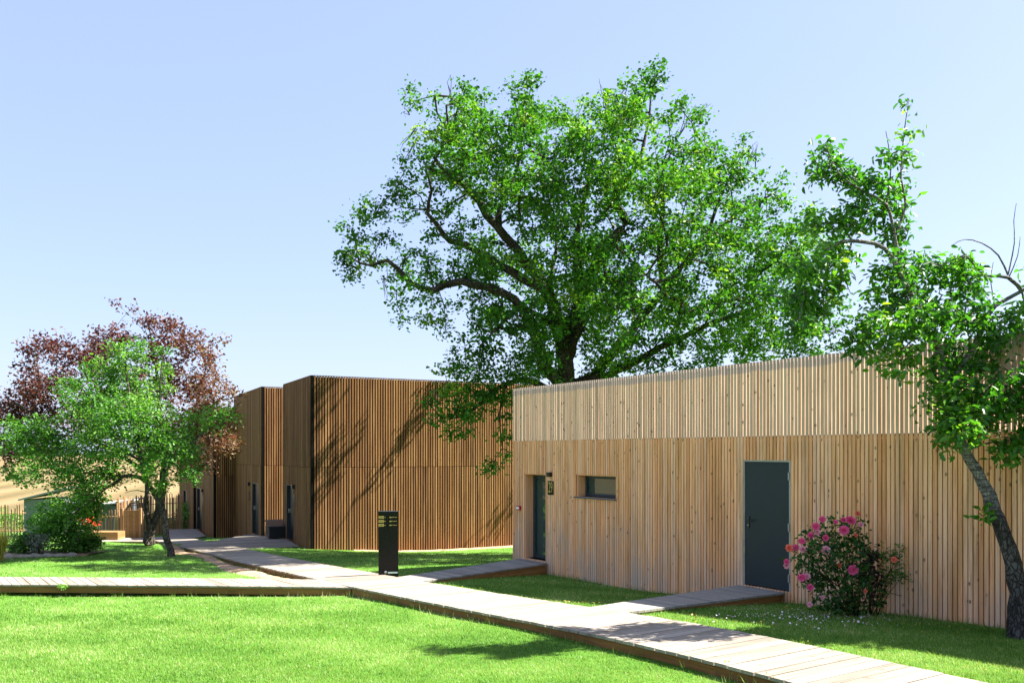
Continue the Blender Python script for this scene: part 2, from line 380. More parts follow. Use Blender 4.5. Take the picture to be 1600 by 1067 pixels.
# ------------------------------------------------------------------ plank decks
def clip_poly(poly, a, b, c):
    """keep a*x+b*y>=c ; poly of 3-tuples"""
    out = []
    for i in range(len(poly)):
        p, q = poly[i], poly[(i+1) % len(poly)]
        dp, dq = a*p[0]+b*p[1]-c, a*q[0]+b*q[1]-c
        if dp >= 0: out.append(p)
        if (dp >= 0) != (dq >= 0):
            t = dp/(dp-dq); out.append(tuple(p[k]+(q[k]-p[k])*t for k in range(3)))
    return out
KEEPOUT = []     # plan polygons where no grass grows
def deck(poly, plank_dir, width, mat, parent, thick=.032, gap=.008, skirt=.13, name='planks', fascia=True, jit=.002):
    ux, uy = Vector(plank_dir).normalized(); vx, vy = -uy, ux
    mb = MB()
    vs = [p[0]*vx+p[1]*vy for p in poly]
    v = min(vs) + width*random.uniform(-.3, 0)
    while v < max(vs):
        c = clip_poly(clip_poly([tuple(p) for p in poly], vx, vy, v+gap/2), -vx, -vy, -(v+width-gap/2))
        if len(c) >= 3:
            dz = random.uniform(-jit, jit)
            mb.prism([(p[0], p[1], p[2]+dz) for p in c], thick, random.random(), (ux, uy))
        v += width
    o = mb.build(name, mat, parent)
    KEEPOUT.append(np.array([(p[0], p[1]) for p in poly]))
    if fascia:
        fb = MB(); n = len(poly)
        cx = sum(p[0] for p in poly)/n; cy = sum(p[1] for p in poly)/n
        for i in range(n):
            p, q = Vector(poly[i]), Vector(poly[(i+1) % n])
            d = Vector((q.x-p.x, q.y-p.y)); L = d.length
            if L < .1: continue
            d /= L; nn = Vector((-d.y, d.x))
            if nn.dot(Vector((cx-p.x, cy-p.y))) < 0: nn = -nn
            a0, a1 = .025, .05
            top = [(p.x+nn.x*a0, p.y+nn.y*a0, p.z-thick-.003), (q.x+nn.x*a0, q.y+nn.y*a0, q.z-thick-.003), (q.x+nn.x*a1, q.y+nn.y*a1, q.z-thick-.003), (p.x+nn.x*a1, p.y+nn.y*a1, p.z-thick-.003)]
            lay = max(1, round(skirt/.14)); h = skirt/lay
            for k in range(lay):
                fb.prism([(x, y, z-k*h) for x, y, z in top], h-.006, random.random(), (d.x, d.y))
        fb.build('side_boards', M['fascia'], parent)
    return o

# main boardwalk: planks laid across it
PDIR = Vector((-.545, .838)).normalized()
main_walk = empty('boardwalk', (0, 12, path_z(12)+CZ), 'long weathered plank boardwalk running from the near corner towards the dark timber houses', 'boardwalk', 'plank boardwalks', 'structure')
mb = MB()
Yc = 1.5; step = .165*PDIR.y; k0 = 0
fE, bE = [], []
while Yc < 33.6:
    y1 = Yc + step - .010
    def ep(Y):
        z = path_z(Y) + CZ
        f = Vector((front_edge(Y), Y, z)); n = Vector((PDIR.y, -PDIR.x)); w = 1.385 + 0.0
        return f, Vector((f.x + n.x*w, f.y + n.y*w, z))
    a, b = ep(Yc); c, d = ep(y1)
    e = random.uniform(-.008, .008)
    dz = random.uniform(-.003, .003)
    up = Vector((0, 0, dz))
    ex = (a-b).normalized()*e
    mb.prism([a+up+ex, c+up+ex, d+up, b+up], .032, random.random(), (PDIR.y, -PDIR.x))
    if k0 % 4 == 0: fE.append(a); bE.append(b)
    Yc += step; k0 += 1
mb.build('planks', M['deck'], main_walk)
fb = MB()
for E, sg in ((fE, 1), (bE, -1)):
    n = Vector((PDIR.y, -PDIR.x, 0))*sg
    for i in range(len(E)-1):
        p, q = E[i] + n*.03, E[i+1] + n*.03
        p2, q2 = p + n*.03, q + n*.03
        o = Vector((0, 0, -.036))
        seg = (i//6)
        random.seed(seg*31+sg); tn = random.random()
        fb.prism([p+o, q+o, q2+o, p2+o] if sg < 0 else [p2+o, q2+o, q+o, p+o], .135, tn, (PDIR.x, PDIR.y))
fb.build('side_boards', M['fascia'], main_walk)
random.seed(11)
KEEPOUT.append(np.array([(front_edge(1.5), 1.5), (front_edge(34), 34), (back_edge(34), 34), (back_edge(1.5), 1.5)]))

# crossing boardwalk at the left, planks askew
cross = empty('boardwalk', (-8, 17, -.6+.1), 'low plank boardwalk crossing the lawn on the left below the trees', 'boardwalk', 'plank boardwalks', 'structure')
cq = [PZ(-190, 913, -2.70), PZ(0, 913, -2.66), PZ(300, 914.5, -2.57), PZ(550, 917, -2.51), PZ(497, 904.5, -2.56), PZ(300, 902.5, -2.57), PZ(0, 900.5, -2.66), PZ(-190, 900.5, -2.70)]
for a, b, c, d in ((0, 1, 6, 7), (1, 2, 5, 6), (2, 3, 4, 5)):
    pass
cq[3].z -= .004; cq[4].z -= .004
deck([cq[0], cq[1], cq[2], cq[3], cq[4], cq[5], cq[6], cq[7]], (-.6, .8), .147, M['deck'], cross, skirt=.13, gap=.014)

# ------------------------------------------------------------------ front building
WU = Vector((900, -1320)).normalized(); WN = Vector((WU.y, -WU.x))      # along the wall (towards us), outwards
if WN.y > 0: WN = -WN
S803 = 67.4
WA = Vector(((803-CX)/S803, F/S803))
def wall_u(px):
    r = (px-CX)/F
    return (r*WA.y - WA.x) / (WU.x - r*WU.y)
def wall_pt(px, py):
    u = wall_u(px); p = WA + WU*u
    return u, CZ + (HY-py)*p.y/F
Z_SEAM = CZ + .265; Z_TOP = CZ + 1.475
LEN = 14.6
fb_ = empty('timber_house', (WA.x, WA.y, CZ-2.66), 'pale larch slatted low house on the right, with the slate grey door and small window', 'house')
def opening(px0, px1, py0, py1, pym=None):
    u0, z1 = wall_pt(px0, py0); u1, _ = wall_pt(px1, py0)
    _, z0 = wall_pt((px0+px1)/2 if pym is None else pym, py1)
    return (u0, u1, z0, z1)
OP_GL = opening(821, 854, 739.5, 876, 850)
OP_WN = opening(903, 964, 741, 777)
OP_DR = opening(1163, 1236.5, 718.5, 918.5, 1199)
def slats(mb, O, U, D, L, pitch, width, depth, zbot, ztop, ops=(), d0=0.0, u_start=0.0, tones=None, jit=.003):
    u = u_start; i = 0
    while u + width <= L:
        c = u + width/2; p = O + U*c
        zb = zbot(p.x, p.y) if callable(zbot) else zbot
        t = random.random() if tones is None else tones[i % len(tones)]
        iv = [(zb, ztop)]
        for (a, b, z0, z1) in ops:
            if a - width*.35 < c < b + width*.35:
                nv = []
                for s, e in iv:
                    if z0 > s: nv.append((s, min(e, z0)))
                    if z1 < e: nv.append((max(s, z1), e))
                iv = nv
        dj = random.uniform(-jit, jit); wj = random.uniform(-.0015, .0015)
        for s, e in iv:
            if e - s > .03:
                mb.frame_box(O, U, D, u+wj, u+width+wj, d0, d0+depth+dj, s, e, t)
        u += pitch; i += 1
def panel(mb, O, U, D, L, d0, d1, zbot, ztop, ops=()):
    cuts = sorted({0.0, L} | {min(max(x, 0), L) for o in ops for x in o[:2]})
    for a, b in zip(cuts[:-1], cuts[1:]):
        if b - a < 1e-4: continue
        iv = [(zbot, ztop)]
        for (u0, u1, z0, z1) in ops:
            if u0 < (a+b)/2 < u1:
                nv = []
                for s, e in iv:
                    if z0 > s: nv.append((s, min(e, z0)))
                    if z1 < e: nv.append((max(s, z1), e))
                iv = nv
        for s, e in iv:
            if e - s > .01: mb.frame_box(O, U, D, a, b, d0, d1, s, e)
gbot = lambda x, y: g1(x, y) - .05
ops = (OP_GL, OP_WN, OP_DR)
w = MB(); slats(w, WA, WU, WN, LEN, .067, .0510, .048, gbot, Z_SEAM, ops, d0=-.016)
EB = Vector((-WN.x, -WN.y)); EN = -WU                       # the end wall, round the left corner
slats(w, WA + WN*.0, EB, EN, 5.0, .067, .0475, .046, gbot, Z_SEAM, d0=-.016)
w.build('slat_cladding', M['larch'], fb_)
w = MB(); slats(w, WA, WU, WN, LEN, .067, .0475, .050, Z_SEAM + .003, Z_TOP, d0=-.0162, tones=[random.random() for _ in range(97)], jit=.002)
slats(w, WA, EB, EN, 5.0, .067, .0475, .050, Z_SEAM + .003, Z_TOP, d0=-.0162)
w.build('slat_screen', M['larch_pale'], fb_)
w = MB()
panel(w, WA, WU, WN, LEN, -.30, -.020, CZ-3.0, Z_SEAM-.02, ops)
w.frame_box(WA + EB*.0, EB, EN, .31, 5.0, -.25, -.020, CZ-3.0, Z_SEAM-.02)
E = WA - WN*5.0; w.frame_box(E, WU, WN, .3, LEN-.05, 0, .1, CZ-3.0, Z_SEAM-.02)
E = WA + WU*(LEN-.2); w.frame_box(E, EB, WU, .31, 4.88, 0, .15, CZ-3.0, Z_SEAM-.02)
w.frame_box(WA, WU, WN, .03, LEN-.05, -.0195, .024, Z_SEAM-.013, Z_SEAM+.0015)  # dark batten added in the seam to keep sun out of the lower slat gaps
w.build('wall', M['dark_wall'], fb_)
w = MB()
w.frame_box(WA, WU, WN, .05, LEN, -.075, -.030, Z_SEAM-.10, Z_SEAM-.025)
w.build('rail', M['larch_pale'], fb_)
w = MB(); w.frame_box(WA, WU, WN, .3, LEN-.05, -4.9, -.31, Z_SEAM-.22, Z_SEAM-.03); w.build('roof', M['roof'], fb_)
# glass door in its recess
def reveal(mb, op, depth, tones=True):
    u0, u1, z0, z1 = op
    mb.frame_box(WA, WU, WN, u0-.002, u0+.018, -depth, .012, z0, z1, .35)
    mb.frame_box(WA, WU, WN, u1-.018, u1+.002, -depth, .012, z0, z1, .5)
    mb.frame_box(WA, WU, WN, u0+.0185, u1-.0185, -depth, .010, z1-.02, z1, .15)
w = MB(); reveal(w, OP_GL, .27); reveal(w, OP_WN, .25); w.build('reveal', M['larch'], fb_)
def glazed(name, op, d, fr, pane_name='pane', bottom=None):
    u0, u1, z0, z1 = op; u0 += .02; u1 -= .02; z1 -= .021
    bt = fr if bottom is None else bottom
    w = MB()
    w.frame_box(WA, WU, WN, u0, u0+fr, -d, -d+.07, z0, z1)
    w.frame_box(WA, WU, WN, u1-fr, u1, -d, -d+.07, z0, z1)
    w.frame_box(WA, WU, WN, u0+fr, u1-fr, -d, -d+.068, z1-fr, z1)
    w.frame_box(WA, WU, WN, u0+fr, u1-fr, -d, -d+.068, z0, z0+bt)
    f = w.build(name, M['anthracite'], fb_, bevel=.004)
    w = MB(); w.frame_box(WA, WU, WN, u0+fr-.01, u1-fr+.01, -d+.02, -d+.035, z0+bt-.01, z1-fr+.01)
    w.build(pane_name, M['glass'], f)
    return f, (u0, u1, z0, z1)
gd, r = glazed('glass_door', OP_GL, .27, .085)
w = MB(); w.frame_box(WA, WU, WN, r[1]-.075, r[1]-.055, -.195, -.15, r[2]+.9, r[2]+1.25); w.build('handle', M['steel'], gd)
wn, r = glazed('window', OP_WN, .25, .06)
w = MB(); u0, u1, z0, z1 = OP_WN
w.frame_box(WA, WU, WN, u0-.06, u1+.02, -.18, .075, z0-.03, z0-.004); w.build('sill', simple('blue_grey_sill', (.05, .075, .11), .45), wn, bevel=.004)
# slate door
u0, u1, z0, z1 = OP_DR
w = MB(); w.frame_box(WA, WU, WN, u0+.03, u1-.03, -.06, .012, z0+.012, z1-.03)
dr = w.build('metal_door', M['slate'], fb_, bevel=.004)
w = MB()
w.frame_box(WA, WU, WN, u0-.005, u0+.026, -.06, .024, z0, z1)
w.frame_box(WA, WU, WN, u1-.026, u1+.005, -.06, .024, z0, z1)
w.frame_box(WA, WU, WN, u0+.0265, u1-.0265, -.06, .026, z1-.026, z1+.004)
w.build('frame', M['zinc'], dr)
w = MB(); hz = CZ + (HY-812)*(WA+WU*wall_u(1170)).y/F; hu = wall_u(1170.5)
w.frame_box(WA, WU, WN, hu-.022, hu+.022, .0125, .024, hz-.13, hz+.07)
def wp(u, d, z): q = WA + WU*u + WN*d; return Vector((q.x, q.y, z))
w.tube([wp(hu, .02, hz), wp(hu, .065, hz), wp(hu+.02, .072, hz), wp(hu+.135, .07, hz)], [.011, .011, .011, .010], 8)
hd = w.build('handle', M['black'], dr)
w = MB(); w.tube([wp(hu, .02, hz-.085), wp(hu, .033, hz-.085)], [.011, .011], 10); w.build('lock', M['brass'], hd)
for k in range(3):
    w = MB(); w.frame_box(WA, WU, WN, u1-.034, u1-.014, .0245, .042, z0+.15+k*.8, z0+.27+k*.8); w.build('hinge', M['zinc'], dr)

# things fixed to the wall
def text_mesh(name, s, size, mat, parent, origin, U, Nn, extr=.003, weight=0.0, sx=1.0):
    cu = bpy.data.curves.new(name, 'FONT'); cu.body = s; cu.size = size; cu.extrude = extr; cu.align_x = 'CENTER'; cu.align_y = 'CENTER'; cu.offset = weight; cu.resolution_u = 6
    o = bpy.data.objects.new(name + '_curve', cu); COL.objects.link(o)
    dg = bpy.context.evaluated_depsgraph_get(); me = bpy.data.meshes.new_from_object(o.evaluated_get(dg))
    bpy.data.objects.remove(o); me.name = name
    Uv = Vector((U.x, U.y, 0)); Zv = Vector((0, 0, 1)); Nv = Vector((Nn.x, Nn.y, 0))
    base = wloc(parent)
    for v in me.vertices:
        v.co = origin + Uv*v.co.x*sx + Zv*v.co.y + Nv*v.co.z - base
    me.materials.clear(); me.materials.append(mat)
    ob = bpy.data.objects.new(name, me); COL.objects.link(ob); ob.parent = parent
    return ob
ua, za = wall_pt(858.3, 751); ub, zb = wall_pt(867.2, 773)
sg = empty('number_sign', wp((ua+ub)/2, .03, zb), 'black house number plate reading 29 in gold beside the glass door', 'number sign')
w = MB(); w.frame_box(WA, WU, WN, ua, ub, .031, .043, zb, za); w.build('plate', M['black_gloss'], sg)
text_mesh('numerals', '29', .33, M['gold'], sg, wp((ua+ub)/2, .045, (za+zb)/2), WU, WN, .003, -.002, sx=.56*(ub-ua)/.25)
ua, za = wall_pt(860, 737.5); ub, zb = wall_pt(864.8, 744)
w = MB(); w.frame_box(WA, WU, WN, ua, ub, .031, .12, zb, za); w.frame_box(WA, WU, WN, ua+.01, ub-.01, .033, .1, zb-.01, zb-.0005)
tag(w.build('wall_lamp', M['black'], bevel=.006), 'small black cube wall lamp above the number 29 plate', 'wall lamp')
ua, za = wall_pt(810.5, 789.5); ub, zb = wall_pt(816.5, 796.5)
cp = empty('call_point', wp((ua+ub)/2, .03, zb), 'small red box with a white front on the slats left of the glass door', 'alarm box')
w = MB(); w.frame_box(WA, WU, WN, ua, ub, .031, .085, zb, za); w.build('housing', M['red'], cp, bevel=.008)
w = MB(); w.frame_box(WA, WU, WN, ua+.02, ub-.025, .0855, .089, zb+.022, za-.022); w.build('button', M['white'], cp)

# ------------------------------------------------------------------ dark rear houses
RU = Vector((.8898, .4564)); RN = Vector((.4564, -.8898))      # right faces
LU = Vector((-.4564, .8898)); LN = Vector((-.8898, -.4564))     # left faces
def face_u(C, U, px):
    r = (px-CX)/F
    return (r*C.y - C.x) / (U.x - r*U.y)
def rear_house(px, Y, Lr, Ll, ztop, zseam, zbase, door_px, door_z, label):
    C = Vector(((px-CX)/F*Y, Y))
    h = empty('timber_house', (C.x, C.y, CZ+zbase), label, 'house')
    zt, zs = CZ+ztop, CZ+zseam
    a, b = sorted((face_u(C, LU, door_px[0]), face_u(C, LU, door_px[1])))
    op = (a, b, CZ+door_z[0], CZ+door_z[1])
    w = MB()
    for (U, D, L, oo) in ((RU, RN, Lr, ()), (LU, LN, Ll, (op,))):
        slats(w, C, U, D, L,   .092, .049, .052, lambda x, y: g1(x, y)-.1, zs-.006, oo, d0=0, u_start=.075)
        slats(w, C, U, D, L, .092, .049, .052, zs+.006, zt, oo, d0=0, u_start=.075)
    w.build('slat_cladding', M['brown'], h)
    w = MB(); w.frame_box(C, RU, RN, 0, Lr, -.3, -.003, CZ+zbase-.6, zt-.03)
    panel(w, C, LU, LN, Ll, -.3, -.003, CZ+zbase-.6, zt-.03, (op,)); w.build('wall', M['dark_wall'], h)
    w = MB(); E = C + LU*Ll + RU*.31; w.frame_box(E, RU, RN, 0, Lr-.32, 0, .15, CZ+zbase-.6, zt-.04)
    E = C + RU*Lr; w.frame_box(E, LU, RU, .31, Ll, -.2, 0, CZ+zbase-.6, zt-.04); w.build('rear_wall', M['dark_wall'], h)
    w = MB(); w.frame_box(C, RU, RN, -.02, .06, -.09, .04, CZ+zbase-.4, zt+.012); w.build('corner_trim', M['corner'], h)
    w = MB()
    w.frame_box(C, RU, RN, .061, Lr, -.06, .035, zt+.001, zt+.016); w.frame_box(C, LU, LN, .061, Ll, -.06, .035, zt+.001, zt+.016); w.build('coping', M['corner'], h)
    w = MB(); w.frame_box(C, RU, RN, .31, Lr, -Ll, -.31, zt-.5, zt-.28); w.build('roof', M['roof'], h)
    w = MB(); w.frame_box(C, LU, LN, a+.03, b-.03, -.12, -.05, op[2], op[3]-.03)
    d = w.build('door', M['black'], h)
    w = MB(); w.frame_box(C, LU, LN, a, a+.03, -.12, .05, op[2], op[3]); w.frame_box(C, LU, LN, b-.03, b, -.12, .05, op[2], op[3]); w.frame_box(C, LU, LN, a+.0305, b-.0305, -.12, .048, op[3]-.03, op[3]); w.build('frame', M['anthracite'], d)
    w = MB(); w.frame_box(C, LU, LN, b-.14, b-.10, -.05, .01, op[2]+.95, op[2]+1.1); w.build('handle', M['steel'], d)
    return C, h
C1, H1 = rear_house(487, 28.0, 15.0, 4.2, 2.55, -.49, -3.3, (450, 460.5), (-3.16, -1.16), 'tall brown slatted house with the wide sunlit wall behind the black signpost')
C2, H2 = rear_house(410, 32.8, 8.0, 6.5, 2.55, -.5, -3.4, (396, 406), (-3.26, -1.22), 'brown slatted house in the middle of the row, showing a narrow sunlit strip')
C3, H3 = rear_house(335, 37.7, 8.0, 6.2, 2.0, -1.03, -3.9, (309.5, 317), (-3.85, -1.76), 'brown slatted house with a deep shaded black flank, half behind the copper tree')
C4, H4 = rear_house(304, 44.0, 8.0, 7.0, 1.4, -1.6, -4.2, (288, 293), (-4.2, -2.1), 'farthest brown slatted house at the end of the row by the paling fence')
def rear_fittings(C, px_lamp, zl, wherelamp, wheresign):
    u = face_u(C, LU, px_lamp)
    w = MB(); w.frame_box(C, LU, LN, u-.07, u+.07, .046, .15, CZ+zl, CZ+zl+.14)
    tag(w.build('wall_lamp', M['black'], bevel=.006), wherelamp, 'wall lamp')
    w = MB(); w.frame_box(C, LU, LN, u-.12, u+.12, .046, .06, CZ+zl-.62, CZ+zl-.2)
    tag(w.build('number_sign', M['black_gloss'], bevel=.003), wheresign, 'number sign')
rear_fittings(C1, 462.2, -1.28, 'black cube wall lamp right of the nearest dark house door', 'black number plate right of the nearest dark house door')
rear_fittings(C2, 392.2, -1.36, 'black cube wall lamp left of the middle dark house door', 'black number plate left of the middle dark house door')
rear_fittings(C3, 319.0, -1.9, 'black cube wall lamp right of the third dark house door', 'black number plate right of the third dark house door')
# dark storage box and railing between the two nearest rear houses
q = P(441, 838, 31.6)
sb = empty('storage_box', (q.x, q.y, q.z), 'black storage box with a sloping grey lid between the two nearest brown houses', 'box')
w = MB(); w.frame_box(Vector((q.x, q.y)), RU, RN, -.55, .55, -.35, .35, q.z, q.z+.42); w.build('body', M['black'], sb, bevel=.01)
w = MB()
L8 = [(-.57, -.37, q.z+.62), (.57, -.37, q.z+.62), (.57, .37, q.z+.43), (-.57, .37, q.z+.43)]
w.prism([(q.x+RU.x*a+RN.x*b, q.y+RU.y*a+RN.y*b, c) for a, b, c in L8][::-1], .03); w.build('lid', simple('charcoal_lid', (.05, .055, .06), .35), sb)

# side decks
gdeck = empty('boardwalk', (-1.5, 17.5, -.5), 'short grey plank ramp leading up to the glass door', 'boardwalk', 'plank boardwalks', 'structure')
uL, uR = OP_GL[0]-.12, wall_u(858)
pL, pR = wp(uL, .05, CZ-2.41), wp(uR, .05, CZ-2.41)
aL = Vector((back_edge(17.3)+.02, 17.3, path_z(16.5)+CZ-.004)); aR = Vector((back_edge(16.39)+.02, 16.39, path_z(15.63)+CZ-.004))
deck([aL, aR, pR, pL], (WU.x, WU.y), .145, M['deck_grey'], gdeck, skirt=.28)
ddeck = empty('boardwalk', (3, 12, -.2), 'short weathered plank ramp leading up to the slate grey door', 'boardwalk', 'plank boardwalks', 'structure')
pL, pR = wp(wall_u(1157), .035, OP_DR[2]-.015), wp(wall_u(1229), .035, OP_DR[2]-.015)
aL = Vector((back_edge(12.0)+.02, 12.0, path_z(11.24)+CZ-.004)); aR = Vector((back_edge(11.35)+.02, 11.35, path_z(10.6)+CZ-.004))
deck([aL, aR, pR, pL], (WU.x, WU.y), .12, M['deck_grey'], ddeck, skirt=.14)
e12 = empty('boardwalk', (-9, 30, -1.1), 'broad plank terrace in front of the two nearest brown houses', 'boardwalk', 'plank boardwalks', 'structure')
pz = lambda p, z: (p.x, p.y, z)
deck([PZ(318, 858, -3.085), PZ(372, 857, -3.09), PZ(467, 852.5, -3.14), PZ(446, 841, -3.18), PZ(392, 834, -3.26), PZ(330, 845, -3.2)], (RU.x, RU.y), .145, M['deck'], e12, skirt=.12)
e3 = empty('boardwalk', (-14, 37, -1.4), 'plank terrace in front of the third brown house door', 'boardwalk', 'plank boardwalks', 'structure')
deck([PZ(250, 843, -3.42), PZ(290, 842, -3.46), PZ(322, 837, -3.7), PZ(306, 826, -3.74), PZ(262, 826.5, -3.6)], (RU.x, RU.y), .145, M['deck'], e3, skirt=.12)
e5 = empty('boardwalk', (-17, 32, -1.2), 'narrow plank walk passing behind the tree trunks to the paling fence', 'boardwalk', 'plank boardwalks', 'structure')
deck([PZ(95, 845.5, -3.26), PZ(240, 845.5, -3.31), PZ(236, 840, -3.33), PZ(95, 840, -3.28)], (.1, 1), .145, M['deck'], e5, skirt=.12)

# bare soil strips
def soil(name, pts, lift=.006):
    """strip on the terrain between two polylines"""
    V, Fq = [], []
    n = 40; m = 5
    A = np.array([p[0] for p in pts]); B = np.array([p[1] for p in pts])
    t = np.linspace(0, 1, n+1); tt = np.linspace(0, 1, len(pts))
    a = np.stack([np.interp(t, tt, A[:, k]) for k in (0, 1)], 1); b = np.stack([np.interp(t, tt, B[:, k]) for k in (0, 1)], 1)
    for j in range(m+1):
        s = j/m; q = a*(1-s) + b*s
        if j in (0, m): q = q + rng.normal(0, .06, q.shape)
        z = gz(q[:, 0], q[:, 1]) + (lift + .03*math.sin(math.pi*s) + rng.normal(0, .006, n+1) if 0 < j < m else -.01)
        V.append(np.column_stack([q, z]))
    V = np.concatenate(V); I = np.arange((n+1)*(m+1)).reshape(m+1, n+1)
    Fq = np.stack([I[:-1, :-1], I[:-1, 1:], I[1:, 1:], I[1:, :-1]], -1).reshape(-1, 4)
    KEEPOUT.append(np.vstack([a, b[::-1]]))
    return tag(np_mesh(name, V, Fq, M['soil'], smooth=True), kind='structure')
c1 = lambda u, d: (C1.x+RU.x*u+RN.x*d, C1.y+RU.y*u+RN.y*d)
soil('soil', [(c1(1.4, .02), c1(1.4, .15)), (c1(3, .02), c1(3, .55)), (c1(5, .02), c1(5, .75)), (c1(8, .02), c1(8, .9)), (c1(12, 0.02), c1(12, .9))])
soil('soil', [((front_edge(Y)+.05, Y), (front_edge(Y)-wd, Y)) for Y, wd in ((17, .25), (19, .55), (21, .7), (23, .5), (26, .75), (29, .4))])
soil('soil', [((-19, 22.9), (-19, 24.6)), ((-16, 23.2), (-16, 25.2)), ((-14, 23.6), (-14, 26)), ((-12.3, 24.3), (-12.4, 26))])
w = MB(); ep_, er_ = [], []
for i in range(70):
    x = -18.9 + i*.094; y = np.interp(x, [-19, -16, -14, -12.3], [22.85, 23.15, 23.5, 24.2]); z = g1(x, y)
    ep_.append((x, y + random.uniform(-.02, .02), z+.03)); er_.append(random.uniform(.06, .11) if i % 3 else .045)
w.tube(ep_, er_, 7, wob=.2)
tag(w.build('stone_edging', M['stone']), 'low row of rough stones edging the shrub bed on the left', 'edging')

# ------------------------------------------------------------------ signpost
q = P(607, 899, 17.85); s = F/17.85
gzq = g1(q.x, q.y)
TU = Vector((1, .10)).normalized(); TN = Vector((TU.y, -TU.x))
tp = empty('signpost', (q.x, q.y, gzq), 'black upright signpost slab with gold direction blocks at the path junction', 'signpost')
ww = 30.5/s; hh = 100/s; zt = q.z + hh; O2 = Vector((q.x, q.y))
w = MB(); w.frame_box(O2, TU, TN, -ww/2, ww/2, -.06, .06, gzq-.05, zt); w.build('slab', M['black_gloss'], tp, bevel=.006)
w = MB(); w.frame_box(O2, TU, TN, -ww/2-.004, ww/2+.004, -.064, .064, zt+.001, zt+.012); w.build('cap', M['anthracite'], tp)
for k in range(3):
    z = zt - .115 - k*.083
    w = MB(); w.frame_box(O2, TU, TN, -ww/2+.002, -ww/2+.115, .061, .064, z-.026, z+.028)
    w.build('direction_block', M['gold'], tp)
    w = MB()
    for j in range(5):
        w.frame_box(O2, TU, TN, -ww/2+.018+j*.018, -ww/2+.028+j*.018, .0642, .0655, z-.012, z+.012)
    w.build('lettering', simple('dark_gold_lettering', (.16, .12, .02), .5), tp)
    w = MB()
    w.frame_box(O2, TU, TN, -ww/2+.123, -ww/2+.139, .061, .063, z-.004, z+.004)
    w.add([(O2.x+TU.x*a+TN.x*.063, O2.y+TU.y*a+TN.y*.063, z+b) for a, b in ((-ww/2+.139, -.011), (-ww/2+.152, 0), (-ww/2+.139, .011))], [(0, 1, 2)])
    w.build('arrow', M['gold'], tp)
    w = MB(); w.frame_box(O2, TU, TN, .022, .068, .061, .063, z-.012, z+.010); w.build('number_block', M['gold'], tp)
    w = MB()
    for j in range(5):
        w.frame_box(O2, TU, TN, .082+j*.02, .096+j*.02, .061, .063, z-.008+((j*7+k) % 3)*.002, z+.008)
    w.build('lettering', M['gold'], tp)
w = MB(); w.frame_box(O2, TU, TN, -.01, ww/2-.01, .061, .064, q.z+.055, q.z+.09); w.build('label', M['white'], tp)
w = MB(); w.tube([(O2.x-TU.x*.055+TN.x*dd, O2.y-TU.y*.055+TN.y*dd, q.z+.085) for dd in (.061, .068)], [.03, .03], 14); w.build('emblem', M['steel'], tp)

# ------------------------------------------------------------------ vegetation
LEAF6 = np.array([[0, 0, 0], [-.36, .30, .10], [-.30, .68, .10], [0, 1.0, -.06], [.30, .68, .10], [.36, .30, .10]])
def leaves(name, C, mat, parent, size, aspect=.9, sig=None, up=.6, droop=.25, tone_c=None, tone_s=.18, szvar=.3, outward=None):
    n = len(C)
    ax = rng.normal(size=(n, 3)); ax[:, 2] = ax[:, 2]*.6 - droop
    if outward is not None: ax += outward
    ax /= np.linalg.norm(ax, axis=1, keepdims=True)
    nr = rng.normal(size=(n, 3))*.75; nr[:, 2] += up
    sd = np.cross(ax, nr); sd /= np.maximum(np.linalg.norm(sd, axis=1, keepdims=True), 1e-6)
    nn = np.cross(sd, ax)
    L = size*(1 + szvar*rng.normal(size=n)).clip(.45, 1.7)
    V = C[:, None] + L[:, None, None]*(LEAF6[None, :, 0:1]*aspect*sd[:, None] + LEAF6[None, :, 1:2]*ax[:, None] + LEAF6[None, :, 2:3]*nn[:, None])
    V = V.reshape(-1, 3); b = (np.arange(n)*6)[:, None]
    fs = np.concatenate([b + np.array([[0, 3, 2, 1]]), b + np.array([[0, 5, 4, 3]])])
    t = np.full(n, .5) if tone_c is None else tone_c
    t = (t + rng.normal(0, tone_s, n)).clip(0, 1)
    return np_mesh(name, V, fs, mat, parent, np.repeat(t, 6))

def frusta(P0, P1, R0, R1, sides):
    d = P1-P0; d /= np.maximum(np.linalg.norm(d, axis=1, keepdims=True), 1e-6)
    ref = np.where(np.abs(d[:, 2:3]) < .9, np.array([[0, 0, 1.]]), np.array([[1., 0, 0]]))
    a = np.cross(d, ref); a /= np.linalg.norm(a, axis=1, keepdims=True); b = np.cross(d, a)
    an = 2*np.pi*np.arange(sides)/sides
    ring = np.cos(an)[None, :, None]*a[:, None] + np.sin(an)[None, :, None]*b[:, None]
    V = np.concatenate([P0[:, None] + ring*R0[:, None, None], P1[:, None] + ring*R1[:, None, None]], 1)
    n = len(P0); base = (np.arange(n)*2*sides)[:, None, None]
    k = np.arange(sides); k2 = (k+1) % sides
    fs = base + np.stack([k, k2, k2+sides, k+sides], -1)[None]
    return V.reshape(-1, 3), fs.reshape(-1, 4)

